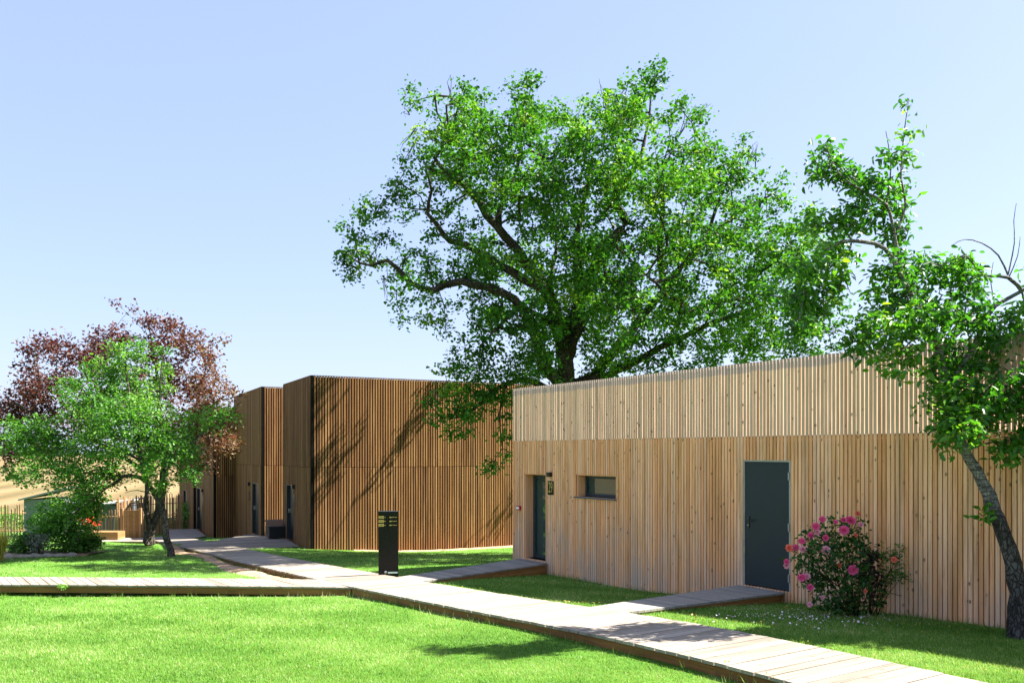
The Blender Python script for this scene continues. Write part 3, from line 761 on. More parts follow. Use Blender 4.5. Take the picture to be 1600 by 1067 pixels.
def grow(limbs, blobs, Yref, n_att, dmin, seg=.3, rtip=.006, rexp=.42, rmax=.07, power=2.0, wander=.10, arch=.12, jitter=.3):
    """limbs: polylines [(vec, radius)]; blobs: (px, py, r_px, Y). Returns attractor points, limb tubes and twig frusta"""
    nodes, par, fixed = [], [], []
    tubes = []
    for L in limbs:
        pts = [Vector(p) for p, r in L]; rad = [r for p, r in L]
        # smooth with catmull-rom
        Q, R = [], []
        for i in range(len(pts)-1):
            p0, p1, p2, p3 = pts[max(i-1, 0)], pts[i], pts[i+1], pts[min(i+2, len(pts)-1)]
            m = max(2, int((p2-p1).length/seg))
            for j in range(m):
                t = j/m
                Q.append(.5*((2*p1) + (p2-p0)*t + (2*p0-5*p1+4*p2-p3)*t*t + (3*p1-p0-3*p2+p3)*t**3)); R.append(rad[i]*(1-t)+rad[i+1]*t)
        Q.append(pts[-1]); R.append(rad[-1])
        jit = [Vector(rng.normal(0, 1, 3))*min(r, .1)*jitter for r in R]
        Q = [q + (j if 0 < i < len(Q)-1 else Vector((0, 0, 0))) for i, (q, j) in enumerate(zip(Q, jit))]
        tubes.append((Q, R))
        for i, (q, r) in enumerate(zip(Q, R)):
            if i < len(Q)*.12 and r > .1: continue
            nodes.append(tuple(q)); par.append(-1); fixed.append(r)
    wsum = sum(b[2]**power for b in blobs); A = []
    for px, py, r, Y in blobs:
        c = np.array(P(px, py, Y)); rr = r/F*Y
        k = max(1, int(round(n_att*r**power/wsum)))
        for _ in range(k*3):
            if k <= 0: break
            v = rng.normal(size=3); v /= np.linalg.norm(v); v *= rr*rng.random()**(1/2.6)
            v[1] *= 1.25
            a = c + v
            if A and np.min(np.sum((np.array(A)-a)**2, 1)) < dmin*dmin: continue
            A.append(tuple(a)); k -= 1
    A = np.array(A)
    N = np.array(nodes)
    d0 = np.array([np.min(np.sum((N-a)**2, 1)) for a in A])
    order = np.argsort(d0)
    cap = len(nodes) + len(A)*14
    NP = np.zeros((cap, 3)); n = len(nodes); NP[:n] = N
    par = par + [0]*(cap-n); depth = np.zeros(cap); tip = []
    nfix = n
    for ai in order:
        a = A[ai]
        dd = np.linalg.norm(NP[:n]-a, axis=1) + depth[:n]*.06
        p = int(np.argmin(dd)); st = NP[p].copy(); v = a-st; L = np.linalg.norm(v)
        m = min(12, max(1, int(L/seg)))
        prev = p
        for j in range(1, m+1):
            t = j/m
            q = st + v*t
            if j < m: q = q + rng.normal(0, wander*min(L, 1)*.5, 3)
            q[2] += arch*L*math.sin(math.pi*t)*(1 if j < m else 0)
            NP[n] = q; par[n] = prev; depth[n] = depth[p] + L*t; prev = n; n += 1
        tip.append(prev)
    cnt = np.zeros(n)
    for t in tip: cnt[t] += 1
    for i in range(n-1, nfix-1, -1): cnt[par[i]] += cnt[i]
    rad = np.minimum(rtip*np.maximum(cnt, 1)**rexp, rmax)
    for i in range(nfix): rad[i] = min(fixed[i], rmax)
    ii = np.arange(nfix, n); pp = np.array([par[i] for i in ii])
    P0, P1 = NP[pp], NP[ii]; R1 = rad[ii]; R0 = np.minimum(rad[pp], R1*1.35)
    return A[order], tubes, (P0, P1, R0, R1), NP[:n], np.array(par[:n]), np.array(tip)

def tree_wood(name, tubes, fr, mat, parent, sides=9, tsides=4):
    mb = MB()
    for Q, R in tubes: mb.tube(Q, R, sides if max(R) > .05 else 6, wob=.07)
    V1 = np.array(mb.v); n1 = len(V1)
    V2, f2 = frusta(*fr, tsides)
    f1 = [f for f in mb.f if len(f) == 4]
    V = np.concatenate([V1, V2]); Fq = np.concatenate([np.array(f1), f2 + n1])
    return np_mesh(name, V, Fq, mat, parent, smooth=True)

def spray(A, per, sig, flat=.75):
    n = len(A); C = np.repeat(A, per, 0)
    off = rng.normal(size=C.shape)*sig; off[:, 2] *= flat
    return C + off

def limb(Y0, pts, r0, r1, y1=None):
    n = len(pts); y1 = Y0 if y1 is None else y1
    return [(P(p[0], p[1], Y0+(y1-Y0)*i/(n-1)), r0+(r1-r0)*(i/(n-1))**.8) for i, p in enumerate(pts)]

# --- the big oak behind the pale house
YO = 26.0
ob = P(880, 0, YO); obz = g1(ob.x, ob.y)
oak = empty('oak_tree', (ob.x, ob.y, obz), 'great spreading green oak rising behind the pale slatted house', 'tree')
tb = [(Vector((ob.x-.05, YO, obz-.1)), .55), (Vector((ob.x, YO, obz+.8)), .42), (P(880, 700, YO), .31), (P(882, 610, YO), .28), (P(884, 560, YO), .24), (P(878, 500, YO), .18)]
limbs = [tb,
  limb(YO, [(880, 560), (872, 505), (850, 450), (815, 400), (778, 353), (736, 302), (716, 283), (690, 262), (672, 235)], .24, .04, 24.6),
  limb(24.9, [(716, 283), (722, 262), (730, 232), (702, 207), (697, 165)], .11, .025, 24.6),
  limb(25.3, [(778, 353), (783, 320), (804, 277), (815, 220), (825, 160)], .12, .025, 25.6),
  limb(25.8, [(850, 450), (780, 415), (716, 381), (694, 367), (669, 333), (674, 297), (665, 262)], .15, .025, 24),
  limb(YO, [(876, 600), (852, 575), (842, 540), (800, 470), (722, 440), (677, 454), (639, 437), (604, 407), (580, 416), (552, 405)], .22, .02, 24.0),
  limb(YO, [(884, 560), (905, 470), (955, 377), (979, 350), (961, 314), (970, 287), (997, 257), (1012, 200), (1018, 135)], .24, .02, 26.8),
  limb(YO+.3, [(905, 470), (900, 380), (916, 305), (922, 275), (912, 240), (905, 195)], .14, .02, 28),
  limb(YO, [(886, 600), (925, 590), (964, 544), (1040, 450), (1102, 377), (1150, 335), (1205, 305)], .22, .03, 27.2),
  limb(26.6, [(1040, 450), (1030, 380), (1036, 308), (1033, 275), (1048, 240)], .12, .02, 25.5),
  limb(26.8, [(1102, 377), (1130, 300), (1150, 260)], .07, .02, 26.2),
  limb(YO, [(890, 620), (980, 570), (1080, 520), (1180, 480), (1265, 450)], .16, .03, 25.0),
  limb(YO, [(870, 620), (819, 590), (770, 612), (725, 650), (688, 652)], .13, .02, 24.5),
  limb(24.9, [(790, 603), (780, 650), (785, 700)], .05, .015, 24.5),
  limb(YO, [(878, 520), (820, 480), (790, 500), (750, 540)], .10, .02, 23),
  limb(YO, [(884, 560), (930, 480), (980, 440), (1010, 430)], .12, .02, 22.4),
  limb(YO, [(880, 540), (860, 450), (870, 380), (880, 320)], .12, .02, 29.5)]
ob_ = [(690, 185, 45), (735, 190, 55), (780, 215, 45), (830, 195, 62), (825, 150, 28), (905, 230, 60), (985, 190, 58), (1022, 135, 30), (1062, 205, 38), (955, 180, 34), (905, 185, 36), (655, 240, 26), (675, 270, 42),
  (720, 260, 55), (588, 350, 48), (556, 392, 30), (630, 320, 40), (548, 420, 20), (615, 425, 36), (652, 470, 40), (700, 345, 40), (705, 440, 42), (660, 405, 30), (665, 500, 16),
  (790, 290, 75), (880, 310, 85), (980, 290, 85), (1080, 290, 70), (1145, 290, 52), (1205, 325, 40), (1158, 250, 32), (1250, 345, 28), (1100, 240, 30),
  (760, 400, 60), (850, 420, 85), (950, 420, 80), (1050, 390, 80), (1150, 385, 80), (1235, 405, 65), (1285, 400, 40), (765, 490, 55), (850, 510, 75), (960, 490, 75), (1060, 490, 75), (1160, 480, 75), (1240, 490, 55), (1290, 480, 30),
  (735, 560, 48), (700, 630, 34), (755, 640, 42), (800, 590, 45), (720, 590, 36), (850, 575, 36), (960, 548, 40), (1060, 540, 40), (1150, 535, 45), (1225, 540, 40), (1285, 530, 24), (785, 690, 24), (715, 670, 24), (770, 730, 16), (1010, 560, 30), (925, 560, 22)]
blobs = []
for (x, y, r) in ob_:
    low = y > 555 and x < 830
    if r >= 55:
        for dY, k in ((-2.9, .8), (-.2, .85), (1.7, .7)): blobs.append((x + rng.normal(0, 10), y + rng.normal(0, 8), r*k, YO + dY + rng.normal(0, .5)))
    else: blobs.append((x, y, r, (24.6 if low else YO - .6) + rng.normal(0, .8 if not low else .3)))
blobs += [(x, y, r, 25.6 + rng.normal(0, .6)) for x, y, r in [(640, 145, 10), (655, 165, 14), (718, 140, 14), (724, 158, 14), (830, 124, 13), (905, 190, 12), (1008, 112, 10), (1032, 108, 11), (1062, 160, 10), (1088, 178, 12), (1160, 238, 14), (1128, 262, 12), (1214, 285, 13), (560, 318, 12), (612, 292, 11), (535, 345, 10), (540, 432, 9), (700, 500, 10), (668, 505, 8), (690, 520, 12), (705, 555, 12), (668, 655, 9), (1300, 500, 14), (1310, 470, 10), (940, 570, 24), (990, 555, 34), (1040, 555, 36), (1090, 555, 34), (1140, 545, 36), (1190, 540, 36), (1240, 540, 34), (1285, 545, 22), (835, 555, 34), (905, 525, 34), (775, 600, 32), (750, 570, 32), (805, 640, 22), (740, 620, 24)]]
blobs += [(783, 497, 24, 30.2), (768, 516, 18, 29.9), (956, 588, 16, 32.0)]  # extra clumps added behind the crown to throw shadow streaks on the brown house
A, tubes, fr, NPs, pr, tips = grow(limbs, blobs, YO, 1520, .38, seg=.35, rtip=.008, rexp=.44, rmax=.09, power=1.9, arch=.10)
# bare twigs sticking out of the crown
TW_P = []
for (x, y, dx, dy) in [(650, 200, -22, 22), (652, 215, -20, 40), (640, 180, -8, -15), (950, 180, -12, -52), (958, 175, 18, -48), (945, 185, -24, -30), (705, 160, -3, -45), (1060, 215, 22, -60), (1080, 190, 25, -30), (1120, 250, -20, -30), (1165, 260, 14, -40), (1180, 265, 2, -45),
                       (720, 590, -25, -28), (715, 600, -28, -4), (1290, 520, 28, -10), (1290, 540, 30, 4), (640, 430, -12, 30), (600, 430, 3, 32), (1280, 560, 22, 4)]:
    Y = 25.5 + rng.normal(0, .4)
    for k in range(3):
        p = [P(x + dx*t + rng.normal(0, 3)*t + k*dx*.15*t, y + dy*t + rng.normal(0, 4)*t + k*6*t, Y) for t in (0, .35, .7, 1)]
        TW_P.append(p)
tubes = tubes + [([Vector(q) for q in p], [.015, .011, .008, .004]) for p in TW_P]
tree_wood('trunk', tubes, fr, M['bark_oak'], oak)
bare = rng.random(len(A)) < .03
A_ = A[~bare]; tcl = np.repeat(rng.normal(.42, .2, len(A_)), 62)
C = spray(A_, 62, .16, .7)
# fill twigs with leaves as well
sel = rng.random(len(fr[0])) < .5
mid = (fr[0][sel]+fr[1][sel])/2; mid = mid[fr[3][sel] < .03]
C = np.concatenate([C, spray(mid, 6, .13)])
tc = np.concatenate([tcl, np.full(len(C)-len(tcl), .4)]) + .10*np.sin(C[:, 0]*1.3+C[:, 2]*.9)
leaves('crown', C, M['leaf_oak'], oak, .102, .95, up=1.2, tone_c=tc, tone_s=.16)
# --- the leaning plum at the right
YP = 9.75
pb = P(1592, 990, YP); pbz = g1(pb.x, pb.y)
plum = empty('plum_tree', (pb.x, pb.y, pbz), 'crooked leaning plum tree with a bent dark trunk at the right edge', 'tree')
tk = [(1594, 992, .135), (1592, 950, .115), (1589, 905, .105), (1577, 860, .096), (1560, 815, .088), (1551, 795, .092), (1534, 750, .074), (1508, 705, .062), (1492, 660, .056), (1480, 600, .055), (1466, 545, .05)]
limbs = [[(P(x, y, YP + .055*i), r) for i, (x, y, r) in enumerate((a, b, c*.9) for a, b, c in tk)]]
limbs[0][0] = (Vector((pb.x, pb.y, pbz-.08)), .14)
YQ = 10.3
limbs += [limb(YQ, [(1466, 545), (1440, 490), (1412, 440), (1382, 388), (1331, 376), (1300, 385), (1270, 420)], .045, .012, 10.0),
  limb(YQ, [(1412, 440), (1398, 370), (1385, 320), (1350, 300), (1310, 270), (1290, 225)], .028, .006, 10.2),
  limb(YQ, [(1398, 370), (1415, 320), (1408, 280), (1412, 215), (1420, 155)], .022, .004, 10.4),
  limb(YQ, [(1385, 320), (1392, 260), (1384, 205)], .014, .004, 10.2),
  limb(YQ, [(1480, 600), (1520, 545), (1540, 500), (1555, 478), (1597, 455), (1640, 430)], .045, .02, 10.5),
  limb(10.45, [(1597, 455), (1575, 434), (1534, 429), (1510, 400), (1470, 415)], .026, .008, 10.2),
  limb(10.4, [(1575, 430), (1560, 399), (1534, 380), (1507, 374), (1490, 382)], .012, .004, 10.3),
  limb(10.4, [(1575, 430), (1585, 380), (1584, 345), (1588, 318)], .009, .003, 10.4),
  limb(10.4, [(1577, 432), (1590, 400), (1594, 370)], .008, .003, 10.4),
  limb(10.4, [(1555, 478), (1548, 440), (1552, 410)], .008, .003, 10.3),
  limb(YQ, [(1440, 490), (1400, 520), (1350, 525)], .022, .006, 10.0),
  limb(YQ, [(1466, 545), (1500, 520), (1510, 470)], .025, .006, 9.9),
  limb(YQ, [(1492, 660), (1530, 640), (1580, 620), (1640, 600)], .03, .01, 10.2),
  limb(YQ, [(1508, 705), (1550, 690), (1590, 690)], .015, .004, 10.2),
  limb(YQ, [(1331, 376), (1320, 430), (1330, 460)], .012, .004, 10.0),
  limb(YP, [(1558, 800), (1550, 795), (1540, 800)], .01, .004, 9.5)]
pbl = [(1285, 235, 18), (1278, 268, 20), (1308, 265, 24), (1335, 285, 28), (1362, 290, 24), (1388, 240, 13), (1420, 165, 8), (1418, 205, 9), (1412, 250, 14), (1405, 290, 20), (1385, 335, 32), (1340, 335, 26), (1400, 370, 22), (1310, 350, 24), (1275, 345, 20),
  (1305, 410, 32), (1262, 425, 32), (1268, 475, 32), (1238, 470, 26), (1240, 510, 18), (1300, 450, 18), (1395, 420, 26), (1430, 425, 36), (1480, 425, 38), (1520, 440, 26), (1400, 475, 46), (1450, 500, 48), (1378, 528, 36), (1338, 535, 22), (1500, 490, 42), (1548, 515, 30), (1592, 500, 26),
  (1352, 505, 22), (1418, 555, 22), (1372, 572, 9), (1405, 582, 9), (1490, 560, 28), (1540, 560, 36), (1520, 615, 46), (1490, 660, 30), (1485, 695, 18), (1562, 640, 36), (1592, 600, 34), (1592, 690, 24), (1570, 712, 20), (1545, 800, 10), (1535, 812, 6),
  (1640, 500, 46), (1660, 590, 50), (1640, 430, 36), (1650, 680, 40), (1440, 635, 6)]
blobs = [(x, y, r, (10.3 - .0009*(y-400) if y < 580 else 9.95) + rng.normal(0, .22)) for x, y, r in pbl + [(1478, 610, 26), (1500, 640, 30), (1482, 665, 22), (1510, 680, 22), (1465, 575, 24)]]
A, tubes, fr, NPs, pr, tips = grow(limbs, blobs, YP, 1180, .075, seg=.12, rtip=.0028, rexp=.4, rmax=.02, power=1.85, arch=.06, jitter=.10)
tree_wood('trunk', tubes, fr, M['bark_plum'], plum, 12)
C = spray(A, 9, .065)
mid = (fr[0]+fr[1])/2; C = np.concatenate([C, spray(mid[fr[3] < .006], 2, .03)])
tc = .45 + .18*np.sin(C[:, 0]*3+C[:, 2]*2)
leaves('crown', C, M['leaf_plum'], plum, .086, .62, up=.6, droop=.5, tone_c=tc)

# --- copper tree and green tree at the left
YC = 28.0
cb = P(229, 852, YC); cbz = g1(cb.x, cb.y)
cop = empty('copper_tree', (cb.x, cb.y, cbz), 'copper leaved tree with purplish brown crown standing behind the small green tree', 'tree')
limbs = [[(Vector((cb.x, cb.y, cbz-.1)), .22), (P(233, 835, YC), .17), (P(242, 808, YC), .13), (P(250, 788, YC), .12), (P(256, 740, YC), .12), (P(252, 680, YC), .10), (P(248, 610, YC), .06), (P(238, 540, YC), .03), (P(228, 490, YC), .012)],
  limb(YC, [(233, 835), (231, 815), (232, 780), (226, 735), (205, 690), (160, 640), (110, 590)], .12, .02, 27.2),
  limb(YC, [(226, 735), (170, 700), (100, 670), (40, 640)], .08, .015, 27.5),
  limb(YC, [(256, 740), (285, 690), (310, 620), (325, 560)], .08, .015, 28.4),
  limb(YC, [(254, 700), (300, 700), (345, 680)], .05, .012, 27.5),
  limb(YC, [(252, 680), (200, 600), (180, 545)], .06, .012, 28.6),
  limb(YC, [(240, 550), (225, 510), (212, 470)], .012, .003, 28),
  limb(YC, [(236, 530), (200, 490), (172, 468)], .010, .003, 28)]
cbl = [(230, 505, 16), (213, 480, 6), (183, 474, 5), (195, 530, 20), (260, 505, 14), (275, 520, 16), (250, 540, 26), (60, 545, 22), (95, 550, 28), (125, 575, 36), (60, 595, 38), (22, 640, 26), (30, 635, 34), (90, 635, 46), (8, 690, 22), (-20, 650, 26), (50, 690, 34),
  (300, 540, 26), (330, 555, 16), (345, 535, 8), (300, 590, 40), (332, 615, 34), (352, 655, 22), (342, 690, 26), (290, 655, 46), (160, 530, 28), (160, 560, 36), (312, 722, 20), (360, 690, 14), (375, 620, 6), (240, 590, 40), (200, 620, 44), (150, 660, 40), (250, 690, 40), (20, 720, 16), (320, 650, 26)]
blobs = [(x, y, r, YC + rng.normal(0, .9)) for x, y, r in cbl]
A, tubes, fr, *_ = grow(limbs, blobs, YC, 800, .18, seg=.3, rtip=.006, rmax=.05, power=1.8, arch=.16)
tree_wood('trunk', tubes, fr, M['bark_grey'], cop)
C = spray(A, 30, .14, .8)
mid = (fr[0]+fr[1])/2; C = np.concatenate([C, spray(mid[fr[3] < .02], 4, .09)])
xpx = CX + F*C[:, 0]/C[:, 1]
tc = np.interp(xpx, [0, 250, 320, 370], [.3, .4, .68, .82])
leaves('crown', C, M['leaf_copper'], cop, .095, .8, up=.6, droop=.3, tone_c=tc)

YG = 24.2
gb = P(268, 869, YG); gbz = g1(gb.x, gb.y)
grn = empty('hawthorn_tree', (gb.x, gb.y, gbz), 'small green tree with thin leaning trunk in front of the copper tree', 'tree')
limbs = [[(Vector((gb.x, gb.y, gbz-.08)), .125), (P(266, 855, YG), .095), (P(259, 822, YG), .088), (P(252, 788, YG), .085), (P(240, 770, YG), .085), (P(226, 748, YG), .07), (P(218, 700, YG), .055), (P(205, 640, YG), .04), (P(195, 560, YG), .012)],
  limb(YG, [(228, 750), (205, 742), (180, 752), (150, 775), (120, 800), (100, 830)], .065, .012, 23.6),
  limb(YG, [(252, 788), (256, 740), (252, 680), (250, 610), (256, 540)], .06, .010, 24.6),
  limb(YG, [(222, 720), (160, 690), (90, 680), (30, 680)], .045, .010, 23.6),
  limb(YG, [(256, 740), (300, 690), (350, 655)], .04, .01, 24),
  limb(YG, [(210, 660), (160, 610), (130, 580)], .035, .01, 24.6),
  limb(YG, [(241, 773), (215, 765), (195, 770)], .02, .008, 23.8),
  limb(YG, [(226, 748), (160, 740), (90, 740)], .03, .01, 24.8)]
gbl = [(190, 555, 24), (215, 545, 18), (256, 548, 11), (254, 580, 15), (245, 610, 20), (160, 585, 32), (200, 605, 42), (150, 635, 46), (235, 650, 36), (105, 605, 16), (200, 660, 50), (120, 670, 36), (60, 668, 24), (20, 670, 18), (70, 695, 34), (30, 690, 24), (150, 710, 44), (90, 725, 38), (220, 700, 44), (270, 700, 32),
  (300, 660, 24), (335, 655, 20), (360, 650, 14), (290, 730, 24), (40, 740, 22), (130, 745, 34), (180, 740, 24), (240, 735, 26), (285, 690, 26), (15, 745, 12), (300, 745, 10), (140, 775, 24), (115, 795, 26), (150, 800, 16), (95, 825, 24), (120, 840, 22), (250, 760, 14)]
blobs = [(x, y, r, YG + rng.normal(0, .7)) for x, y, r in gbl]
A, tubes, fr, *_ = grow(limbs, blobs, YG, 820, .16, seg=.25, rtip=.005, rmax=.04, power=1.8, arch=.12)
tree_wood('trunk', tubes, fr, M['bark_grey'], grn)
C = spray(A, 34, .115, .75)
mid = (fr[0]+fr[1])/2; C = np.concatenate([C, spray(mid[fr[3] < .015], 4, .08)])
leaves('crown', C, M['leaf_hawthorn'], grn, .075, .85, up=.7, droop=.25, tone_c=.5 + .2*np.sin(C[:, 0]*2+C[:, 2]*2.4))

# --- shrubs
def shrub(name, label, cat, blobs, n, dmin, per, sig, lmat, lsize, Y, base_px, smat=None, aspect=.85, tone=.5, group=None, n_stem=7, rst=.012, rtip=.003):
    bp = P(base_px, 0, Y); bz = g1(bp.x, bp.y)
    o = empty(name, (bp.x, bp.y, bz), label, cat, group)
    limbs = []
    for k in range(n_stem):
        bx = blobs[k % len(blobs)]
        tgt = P(bx[0], bx[1], bx[3]); st = Vector((bp.x + rng.normal(0, .06), bp.y + rng.normal(0, .06), bz - .03))
        md = st.lerp(tgt, .45) + Vector((rng.normal(0, .04), rng.normal(0, .04), .08))
        limbs.append([(st, rst), (md, rst*.7), (tgt, rst*.35)])
    A, tubes, fr, *_ = grow(limbs, blobs, Y, n, dmin, seg=.1, rtip=rtip, rmax=rst*.6, power=1.8, arch=.08)
    tree_wood('stems', tubes, fr, smat or M['stem'], o)
    C = spray(A, per, sig, .8)
    C = C[C[:, 2] > bz + .02]
    leaves('foliage', C, lmat, o, lsize, aspect, up=.6, droop=.2, tone_c=np.full(len(C), tone))
    return o, A
YS = 25.0
shrub('shrub', 'loose bright green shrub under the left tree, at the bed edge', 'shrub', [(x, y, r, YS + rng.normal(0, .3)) for x, y, r in [(150, 775, 16), (128, 785, 20), (105, 795, 22), (85, 808, 22), (112, 818, 24), (68, 822, 22), (92, 835, 26), (118, 845, 20), (60, 842, 16), (140, 800, 14), (75, 790, 16), (135, 825, 14), (100, 856, 14), (50, 815, 12)]], 250, .12, 26, .10, M['leaf_hawthorn'], .07, YS, 100, n_stem=8)
shrub('shrub', 'low dark shrub at the left end of the bed beside the stones', 'shrub', [(x, y, r, 24.6 + rng.normal(0, .2)) for x, y, r in [(28, 846, 12), (45, 845, 14), (38, 858, 10), (20, 858, 8)]], 90, .08, 30, .07, M['leaf_rose'], .05, 24.6, 36, tone=.8)
shrub('flowering_shrub', 'low grey green shrub with pale flowers between the two darker shrubs', 'shrub', [(x, y, r, 24.2 + rng.normal(0, .15)) for x, y, r in [(52, 845, 9), (60, 855, 9), (64, 843, 8)]], 60, .07, 26, .06, M['leaf_grey'], .045, 24.2, 57)
shrub('shrub', 'dark rounded evergreen shrub right of the bed, below the drooping green branches', 'shrub', [(x, y, r, 25.4 + rng.normal(0, .2)) for x, y, r in [(132, 852, 14), (146, 848, 10), (120, 855, 12)]], 90, .08, 30, .08, M['leaf_rose'], .06, 25.4, 133, tone=.7)
# ornamental grass at the left edge
og = P(-4, 885, 22.6); ogz = g1(og.x, og.y)
n = 900; base = np.array([og.x, og.y, ogz + .03]) + rng.normal(0, 1, (n, 3))*np.array([.06, .06, 0])
an = rng.random(n)*6.283; rd = rng.random(n)**.6*.34; hh_ = .55 + .35*rng.random(n)
T = base + np.stack([np.cos(an)*rd, np.sin(an)*rd, hh_*(1-.5*rd)], 1)
Mid = (base+T)/2 + np.array([0, 0, .10]); sdv = np.stack([-np.sin(an), np.cos(an), np.zeros(n)], 1)*.006
V = np.stack([base-sdv, base+sdv, Mid+sdv, Mid-sdv, T+sdv*.2, T-sdv*.2], 1).reshape(-1, 3); b6 = (np.arange(n)*6)[:, None]
tuft = np_mesh('ornamental_grass', V, np.concatenate([b6+np.array([[0, 1, 2, 3]]), b6+np.array([[3, 2, 4, 5]])]), M['leaf_straw'], None, np.repeat(rng.random(n), 6))
tag(tuft, 'yellow green tuft of tall ornamental grass at the far left edge', 'grass tuft')
w = MB(); w.box((og.x-.03, og.y-.35, ogz+.2), .09, .09, .5); tag(w.build('bollard_light', M['black'], bevel=.008), 'short dark post at the far left edge in front of the yellow grass tuft', 'post')

# --- rose bush by the slate door
YR = 11.5
rb = [(1262, 862, 20), (1278, 842, 24), (1300, 835, 28), (1325, 832, 24), (1300, 865, 36), (1325, 870, 36), (1270, 885, 24), (1285, 905, 30), (1315, 915, 38), (1345, 905, 26), (1330, 945, 22), (1290, 940, 20), (1250, 880, 10), (1340, 815, 8), (1340, 940, 20), (1310, 950, 20), (1262, 905, 14)]
rose, RA = shrub('rose_bush', 'rose bush covered in pink blooms right of the slate grey door', 'rose bush', [(x, y, r, YR + rng.normal(0, .12)) for x, y, r in rb], 330, .06, 9, .05, M['leaf_rose'], .052, YR, 1335, n_stem=16, rst=.010, rtip=.0022, tone=.45)
shrub('wine_leaved_shrub', 'thin dark wine leaved shrub against the slats, right of the roses', 'shrub', [(x, y, r, 11.75 + rng.normal(0, .06)) for x, y, r in [(1350, 855, 9), (1358, 868, 11), (1362, 885, 12), (1352, 900, 14), (1370, 905, 13), (1368, 930, 12), (1360, 870, 8)]], 70, .05, 7, .045, M['leaf_dark'], .055, 11.75, 1352, n_stem=6, rst=.008)
shrub('slender_shrub', 'slender light green shrub with upright twigs, farthest right beside the roses', 'shrub', [(x, y, r, 11.6 + rng.normal(0, .08)) for x, y, r in [(1372, 850, 5), (1380, 870, 10), (1395, 868, 11), (1408, 875, 10), (1412, 858, 6), (1416, 880, 7), (1400, 895, 12), (1385, 900, 12), (1412, 900, 7), (1380, 925, 10), (1412, 930, 3), (1375, 945, 8)]], 110, .045, 6, .035, M['leaf_hawthorn'], .04, 11.6, 1362, n_stem=9, rst=.006, aspect=.6, tone=.35)
def bloom_mesh(name, mat):
    V, Fq, T = [], [], []
    for ring, (np_, r0, tilt, ht, sz) in enumerate([(4, .10, 1.25, .35, .50), (5, .20, .95, .25, .62), (6, .30, .6, .08, .72), (7, .34, .2, -.08, .78)]):
        for k in range(np_):
            a = 2*math.pi*(k + .5*ring)/np_ + random.uniform(-.15, .15); t = tilt + random.uniform(-.12, .12)
            e = Vector((math.cos(a), math.sin(a), 0)); s_ = Vector((-math.sin(a), math.cos(a), 0)); u = e*math.cos(t) + Vector((0, 0, 1))*math.sin(t)
            nn = s_.cross(u)
            o = e*r0*.35 + Vector((0, 0, ht*.5)); n0 = len(V)
            for (lx, ly, lz) in [(-.15, 0, 0), (.15, 0, 0), (.46, .4, .10), (-.46, .4, .10), (.30, .85, -.02), (-.30, .85, -.02), (0, .38, -.06), (0, .92, -.12)]:
                V.append(o + (s_*lx + u*ly - nn*lz)*sz)
            Fq += [(n0, n0+1, n0+2, n0+6), (n0, n0+6, n0+3, n0+3)[:3] + (), (n0+6, n0+2, n0+4, n0+7), (n0+3, n0+6, n0+7, n0+5)]
            T += [random.random()]*8
    me = bpy.data.meshes.new(name); me.from_pydata([tuple(v) for v in V], [], Fq)
    a = me.attributes.new('tone', 'FLOAT', 'POINT'); a.data.foreach_set('value', T)
    me.materials.append(mat); me.polygons.foreach_set('use_smooth', [True]*len(me.polygons))
    return me
BL = {k: bloom_mesh('bloom', M[m]) for k, m in (('p', 'pet_pink'), ('w', 'pet_pale'), ('o', 'pet_coral'))}
for x, y, r, kd in [(1233, 856, 7, 'o'), (1243, 855, 6, 'p'), (1229, 883, 6, 'w'), (1229, 877, 5, 'p'), (1253, 845, 6, 'p'), (1254, 858, 7, 'w'), (1267, 836, 6, 'p'), (1275, 822, 7, 'p'), (1277, 831, 6, 'w'), (1285, 811, 6, 'p'), (1290, 840, 6, 'p'), (1290, 859, 8, 'w'), (1319, 828, 8.5, 'p'), (1329, 813, 9, 'p'),
                     (1318, 812, 5, 'p'), (1340, 802, 5, 'o'), (1345, 819, 5, 'w'), (1333, 890, 9, 'p'), (1311, 883, 4.5, 'o'), (1397, 874, 5.5, 'o'), (1253, 902, 7, 'p'), (1261, 900, 6, 'w'), (1266, 917, 6, 'p'), (1265, 944, 5, 'w'), (1352, 923, 4, 'o'), (1285, 933, 4, 'w'), (1337, 836, 4, 'o'), (1306, 815, 4, 'p')]:
    c = P(x, y, YR - .22 - .18*random.random()); rr = r/F*YR*1.1
    o = bpy.data.objects.new('bloom', BL[kd]); COL.objects.link(o); o.parent = rose
    o.location = c - rose.location; o.scale = (rr, rr, rr)
    d = Vector((random.uniform(-.6, .3), -1 + random.uniform(-.2, .3), random.uniform(.1, .8)))
    o.rotation_euler = d.to_track_quat('Z', 'Y').to_euler()
    near = RA[np.argmin(np.sum((RA-np.array(c))**2, 1))]
    w = MB(); w.tube([c, c.lerp(Vector(near), .5) + Vector((0, 0, -.02)), Vector(near)], [.004, .004, .005], 4); w.build('flower_stalk', M['stem'], rose)

for px_w, lab in ((97, 'small yellow green weed growing against the left crossing boardwalk, nearer the edge'), (282, 'small yellow green weed growing against the crossing boardwalk, nearer the path junction')):
    q = PZ(px_w, 921, -2.72)
    shrub('weed', lab, 'weed', [(px_w, 916, 4, q.y - .06), (px_w + 3, 917, 3, q.y - .06)], 14, .03, 9, .025, M['leaf_hawthorn'], .035, q.y - .06, px_w, n_stem=3, rst=.004, tone=.85)

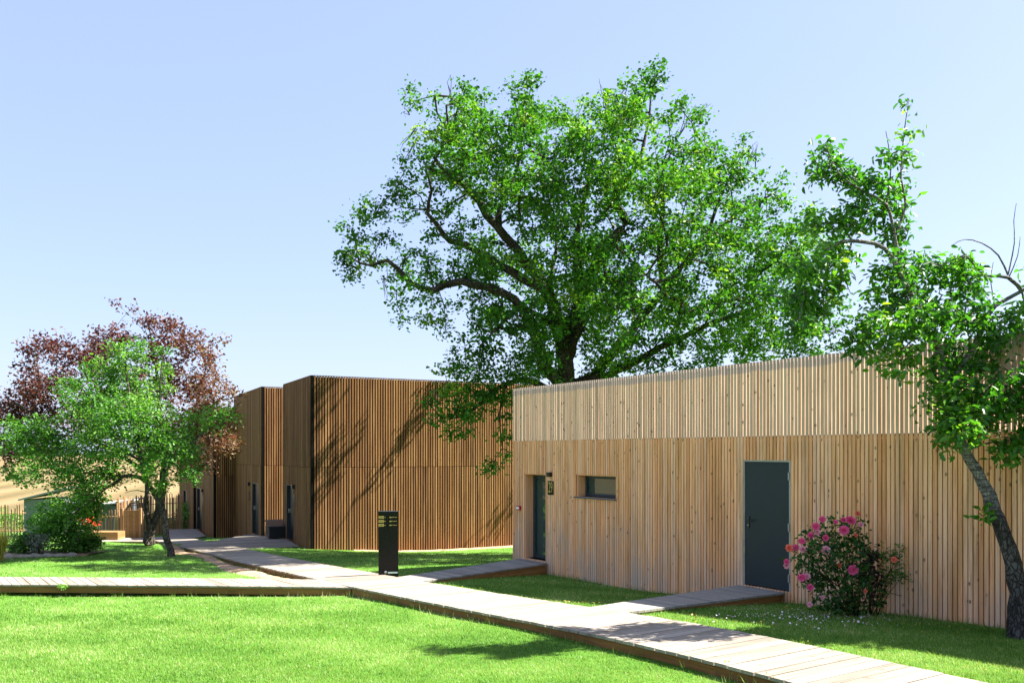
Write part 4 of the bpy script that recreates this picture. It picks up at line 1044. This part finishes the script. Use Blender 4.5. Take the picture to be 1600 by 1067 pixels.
# red flowers by the fence
YF = 32.2
bx = P(158, 834, YF)
rbed = empty('raised_bed', (bx.x, bx.y, g1(bx.x, bx.y)), 'orange plank raised bed in front of the paling fence beside the trunks', 'planter')
w = MB()
for k in range(3):
    w.box((bx.x, bx.y, bx.z - .16 + k*.105), 1.55, .6, .1, 0, random.random())
w.build('planks', M['plank_orange'], rbed)
shrub('flower_plant', 'leafy plant dotted with red flowers above the raised bed', 'plant', [(x, y, r, YF-.1) for x, y, r in [(132, 815, 7), (142, 812, 7), (150, 817, 6)]], 16, .07, 9, .05, M['red_flower'], .07, YF-.1, 141, tone=.4)

# ------------------------------------------------------------------ fences and sheds at the left
def fence(px0, px1, Y0, Y1, top0, top1, label, group, spacing=.125, wdt=.07, mat='paling'):
    a, b = P(px0, top0, Y0), P(px1, top1, Y1)
    o = empty('paling_fence', (a.x, a.y, g1(a.x, a.y)), label, 'fence', group)
    d = Vector((b.x-a.x, b.y-a.y)); L = d.length; d /= L; nn = Vector((d.y, -d.x))
    w = MB(); u = 0
    while u < L:
        q = a.lerp(b, u/L); gzz = g1(q.x, q.y)
        tz = q.z + random.uniform(-.13, .09); wd = wdt*random.uniform(.6, 1.25); lean = random.uniform(-.05, .05)
        pts = [(q.x, q.y, gzz-.03), (q.x+d.x*lean*.6, q.y+d.y*lean*.6, (gzz+tz)/2), (q.x+d.x*lean, q.y+d.y*lean, tz)]
        t = random.random(); r = wd/2
        O = Vector((q.x, q.y))
        L8 = [(-r, 0, gzz-.03), (r, 0, gzz-.03), (r, .02, gzz-.03), (-r, .02, gzz-.03), (-r*.8+lean, 0, tz-.05), (r*.8+lean, 0, tz-.05), (r*.8+lean, .02, tz-.05), (-r*.8+lean, .02, tz-.05), (lean, 0, tz), (lean, .02, tz)]
        Wv = [(O.x+d.x*p+nn.x*s_, O.y+d.y*p+nn.y*s_, z) for p, s_, z in L8]
        w.add(Wv, [(0, 1, 5, 8, 4), (3, 7, 9, 6, 2), (0, 4, 7, 3), (1, 2, 6, 5), (4, 8, 9, 7), (5, 6, 9, 8)], t, L8)
        u += spacing*random.uniform(.75, 1.3)
    w.build('pales', M[mat], o)
    w = MB()
    for f in (.25, .78):
        p0 = a.copy(); p1 = b.copy()
        p0.z = g1(a.x, a.y)*(1-f) + a.z*f; p1.z = g1(b.x, b.y)*(1-f) + b.z*f
        w.tube([p0 - Vector((nn.x, nn.y, 0))*.02, p1 - Vector((nn.x, nn.y, 0))*.02], [.018, .018], 6)
    w.build('rails', M['paling'], o)
    k = 0
    while k*2.0 < L:
        q = a.lerp(b, k*2.0/L)
        w = MB(); w.tube([(q.x-nn.x*.07, q.y-nn.y*.07, g1(q.x, q.y)-.1), (q.x-nn.x*.07, q.y-nn.y*.07, q.z-.02)], [.045, .04], 8); w.build('post', M['paling'], o)
        k += 1
    return o
fence(-420, 40, 33.4, 33.0, 790, 790, 'split paling fence at the far left edge below the stubble field', 'paling fences')
fence(118, 226, 33.6, 33.8, 801, 794, 'low split paling fence right behind the raised bed', 'paling fences')
fence(186, 286, 37.5, 43.5, 777, 772, 'taller split paling fence running up to the farthest brown house', 'paling fences', spacing=.12)
def shed(px0, px1, Y, eave, ridge, label, wall, roofm, dep=2.2):
    a, b = P(px0, eave, Y), P(px1, eave, Y); g = g1((a.x+b.x)/2, Y)
    o = empty('shed', ((a.x+b.x)/2, Y, g), label, 'shed')
    cx, wd = (a.x+b.x)/2, b.x-a.x
    w = MB(); w.box((cx, Y+dep/2, (g+a.z)/2), wd*.88, dep, a.z-g); w.build('wall', wall, o)
    rz = P(px0, ridge, Y).z
    w = MB()
    w.prism([(a.x, Y-.25, a.z+.02), (b.x, Y-.25, rz+.02), (b.x, Y+dep, rz+.12), (a.x, Y+dep, a.z+.12)], .07)
    w.build('roof', roofm, o)
    return o
shed(33, 105, 38.0, 780, 762, 'small grey shed with a pale sloping roof at the left, behind the paling fence', M['shed_grey'], M['sheet'])
shed(150, 196, 42.0, 789, 784, 'small shed with a white awning roof glimpsed between bush and tree trunks', M['shed_grey'], simple('awning_canvas', (.33, .33, .32), .8))
gq = P(205, 797, 33.2)
gt = empty('wooden_gate', (gq.x, gq.y, g1(gq.x, gq.y)), 'solid orange plank gate at the right end of the low fence, left of the trunks', 'gate')
w = MB(); gg = g1(gq.x, gq.y)
for k in range(5): w.box((gq.x-.24+k*.12, gq.y, (gg+gq.z)/2), .112, .03, gq.z-gg, 0, random.random())
w.build('planks', M['plank_orange'], gt)
w = MB(); w.box((gq.x-.36, gq.y, (gg+gq.z)/2+.03), .09, .09, gq.z-gg+.1); w.build('post', M['paling'], gt)
w = MB(); w.box((gq.x+.36, gq.y, (gg+gq.z)/2+.03), .09, .09, gq.z-gg+.1); w.build('post', M['paling'], gt)
# hedge line at the field's edge and far trees
n = 9000
xs = rng.uniform(-34, -12, n); ys = 46.5 + rng.normal(0, .5, n); zs = gz(xs, ys) + rng.random(n)**.8*(1.0+.35*np.sin(xs*1.7)+.25*np.sin(xs*4.1))
tag(leaves('hedge', np.stack([xs, ys, zs], 1), M['leaf_hawthorn'], None, .16, .9, tone_c=np.full(n, .6)), 'long low green hedge between the sheds and the stubble field', 'hedge')
n = 16000
cx_ = rng.uniform(-420, 260, 260); ch = rng.uniform(3, 7, 260); kx = rng.integers(0, 260, n)
xs = cx_[kx] + rng.normal(0, 3.5, n); ys = 620 + rng.normal(0, 6, n); zs = gz(xs, ys) + rng.random(n)*ch[kx]
tag(leaves('distant_trees', np.stack([xs, ys, zs], 1), M['leaf_far'], None, 1.7, .9, tone_c=np.full(n, .5)), kind='stuff')

# ------------------------------------------------------------------ grass blades and fallen petals
def inside(poly, X, Y):
    r = np.zeros(len(X), bool); n = len(poly)
    for i in range(n):
        x0, y0 = poly[i]; x1, y1 = poly[(i+1) % n]
        c = ((y0 > Y) != (y1 > Y)) & (X < (x1-x0)*(Y-y0)/((y1-y0) if y1 != y0 else 1e-9) + x0)
        r ^= c
    return r
KEEPOUT.append(np.array([tuple(WA + WN*.02), tuple(WA + WU*LEN + WN*.02), tuple(WA + WU*LEN - WN*5), tuple(WA - WN*5)]))
for C_, lr, ll in ((C1, 15, 4.2), (C2, 8, 5.5), (C3, 8, 6.2)):
    KEEPOUT.append(np.array([tuple(C_), tuple(C_+RU*lr), tuple(C_+RU*lr+LU*ll), tuple(C_+LU*ll)]))
NB = 950000
# blade density falls off with the square of distance, wide enough for views from the side
u = rng.random(NB); Yb = 1/(1/3.6 - u*(1/3.6 - 1/33))
Xb = rng.uniform(-1.05, 1.05, NB)*(.72*Yb + .8)
keep = np.ones(NB, bool)
dry = np.exp(-np.abs(front_edge(Yb) - .5 - Xb)/1.3)*np.clip((Yb-15)/3, 0, 1)*np.clip((30-Yb)/4, 0, 1)*(Xb < front_edge(Yb)+.2)
keep &= rng.random(NB) > dry*.45
for kp in KEEPOUT: keep &= ~inside(kp, Xb, Yb)
Xb, Yb, dry = Xb[keep], Yb[keep], dry[keep]
Zb = gz(Xb, Yb); n = len(Xb)
sc = np.sqrt(np.maximum(Yb, 6)/8)
hgt = (.016 + .016*rng.random(n))*np.clip(sc, .9, 1.35); wid = .0028*(Yb/8).clip(.8, 2.6)*(.7+.6*rng.random(n))
an = rng.random(n)*6.283; ln = rng.normal(0, .5, n)*hgt
tipx = Xb + np.cos(an)*ln - .006; tipy = Yb + np.sin(an)*ln
a2 = rng.random(n)*6.283
V = np.stack([np.stack([Xb-np.cos(a2)*wid, Yb-np.sin(a2)*wid, Zb-.004], 1), np.stack([Xb+np.cos(a2)*wid, Yb+np.sin(a2)*wid, Zb-.004], 1), np.stack([tipx, tipy, Zb+hgt], 1)], 1).reshape(-1, 3)
tag(np_mesh('grass', V, np.arange(3*n).reshape(-1, 3), M['grass'], None, np.repeat(rng.random(n) + .75*dry, 3)), kind='stuff')
# longer tufts along walls and boardwalk sides
def tufts(pts, per, h, name, mat='grass'):
    c = np.repeat(np.array(pts), per, 0); n = len(c)
    c = c + rng.normal(0, .05, c.shape); z = gz(c[:, 0], c[:, 1]); H = h*(.4+.9*rng.random(n)); a = rng.random(n)*6.283; l = H*rng.random(n)*.7; s_ = rng.random(n)*6.283
    V = np.stack([np.stack([c[:, 0]-np.cos(s_)*.005, c[:, 1]-np.sin(s_)*.005, z-.01], 1), np.stack([c[:, 0]+np.cos(s_)*.005, c[:, 1]+np.sin(s_)*.005, z-.01], 1), np.stack([c[:, 0]+np.cos(a)*l, c[:, 1]+np.sin(a)*l, z+H], 1)], 1).reshape(-1, 3)
    return tag(np_mesh(name, V, np.arange(3*n).reshape(-1, 3), M[mat], None, np.repeat(rng.random(n), 3)), kind='stuff')
pts = [tuple(WA + WU*u_ + WN*.08) for u_ in np.arange(.8, 14, .07) if rng.random() < .6]
pts += [(front_edge(Y)-.04, Y) for Y in np.arange(5, 30, .09) if rng.random() < .35]
pts += [(back_edge(Y)+.04, Y) for Y in np.arange(5, 28, .09) if rng.random() < .35]
cf = [np.array(p)[:2] for p in cq[:4]]
for i in range(3):
    for t in np.arange(0, 1, .012):
        if rng.random() < .12: pts.append(tuple(cf[i]*(1-t)+cf[i+1]*t - np.array([0, .05])))
tufts(pts, 9, .095, 'long_grass')
n = 420
rp = P(1262, 965, 11.0)
px_ = rp.x + rng.normal(0, .55, n) - .15; py_ = rp.y + rng.normal(0, .38, n)
ok = ~inside(KEEPOUT[0], px_, py_)
for kp in KEEPOUT: ok &= ~inside(kp, px_, py_)
px_, py_ = px_[ok][:190], py_[ok][:190]
C = np.stack([px_, py_, gz(px_, py_) + .035], 1)
tag(leaves('fallen_petals', C, M['petals'], None, .026, 1.1, up=1.5, tone_c=rng.random(len(C))), kind='stuff')
n = 900
xs = rng.uniform(-2, 7, n); ys = rng.uniform(9, 19, n); ok = np.ones(n, bool)
for kp in KEEPOUT: ok &= ~inside(kp, xs, ys)
ok &= xs > back_edge(ys)
xs, ys = xs[ok], ys[ok]
C = np.stack([xs, ys, gz(xs, ys) + .04], 1)
yw = rng.uniform(6.5, 26, 150); tw = rng.random(150); aw = yw - .76*tw
wk = np.stack([front_edge(yw) + PDIR.y*1.385*tw, yw - PDIR.x*-1*1.385*tw, [path_z(v)+CZ+.006 for v in yw]], 1)
C = np.concatenate([C, wk])
tag(leaves('fallen_leaves', C, M['leaf_straw'], None, .03, .9, up=1.5, tone_c=rng.random(len(C))), kind='stuff')

# ------------------------------------------------------------------ light, sky, camera
EL = math.radians(51); AZ = math.atan2(1.0, .16)         # azimuth clockwise from +Y
sv = Vector((math.sin(AZ)*math.cos(EL), math.cos(AZ)*math.cos(EL), math.sin(EL)))
ld = bpy.data.lights.new('sun', 'SUN'); ld.energy = 4.8; ld.angle = math.radians(.53); ld.color = (1.0, .95, .87)
lo = bpy.data.objects.new('sun', ld); COL.objects.link(lo); lo.rotation_euler = sv.to_track_quat('Z', 'Y').to_euler(); lo.location = (20, 10, 30)
wd = bpy.data.worlds.new('World'); SC.world = wd; wd.use_nodes = True
nt = wd.node_tree; bg = nt.nodes['Background']
sky = nt.nodes.new('ShaderNodeTexSky'); sky.sky_type = 'NISHITA'; sky.sun_disc = False
sky.sun_elevation = EL; sky.sun_rotation = AZ; sky.air_density = 1.0; sky.dust_density = 1.6; sky.ozone_density = 1.2; sky.altitude = 100
mt = nt.nodes.new('ShaderNodeMix'); mt.data_type = 'RGBA'; mt.blend_type = 'MULTIPLY'; mt.inputs[0].default_value = 1; mt.inputs[7].default_value = (1, .885, .88, 1)
nt.links.new(sky.outputs[0], mt.inputs[6])
mh = nt.nodes.new('ShaderNodeMix'); mh.data_type = 'RGBA'; mh.inputs[0].default_value = .64; mh.inputs[7].default_value = (1.46, 1.92, 3.1, 1)     # thin even summer haze
nt.links.new(mt.outputs[2], mh.inputs[6])
nt.links.new(mh.outputs[2], bg.inputs[0]); bg.inputs[1].default_value = .078
cam = bpy.data.cameras.new('camera'); co = bpy.data.objects.new('camera', cam); COL.objects.link(co)
co.location = (0, 0, CZ); co.rotation_euler = (math.radians(90), 0, 0)
cam.sensor_width = 36; cam.lens = F*36/1600; cam.shift_y = (HY-533.5)/1600; cam.clip_start = .1; cam.clip_end = 5000
SC.camera = co
SC.view_settings.view_transform = 'Standard'; SC.view_settings.look = 'None'; SC.view_settings.gamma = 1; SC.view_settings.exposure = 2.2
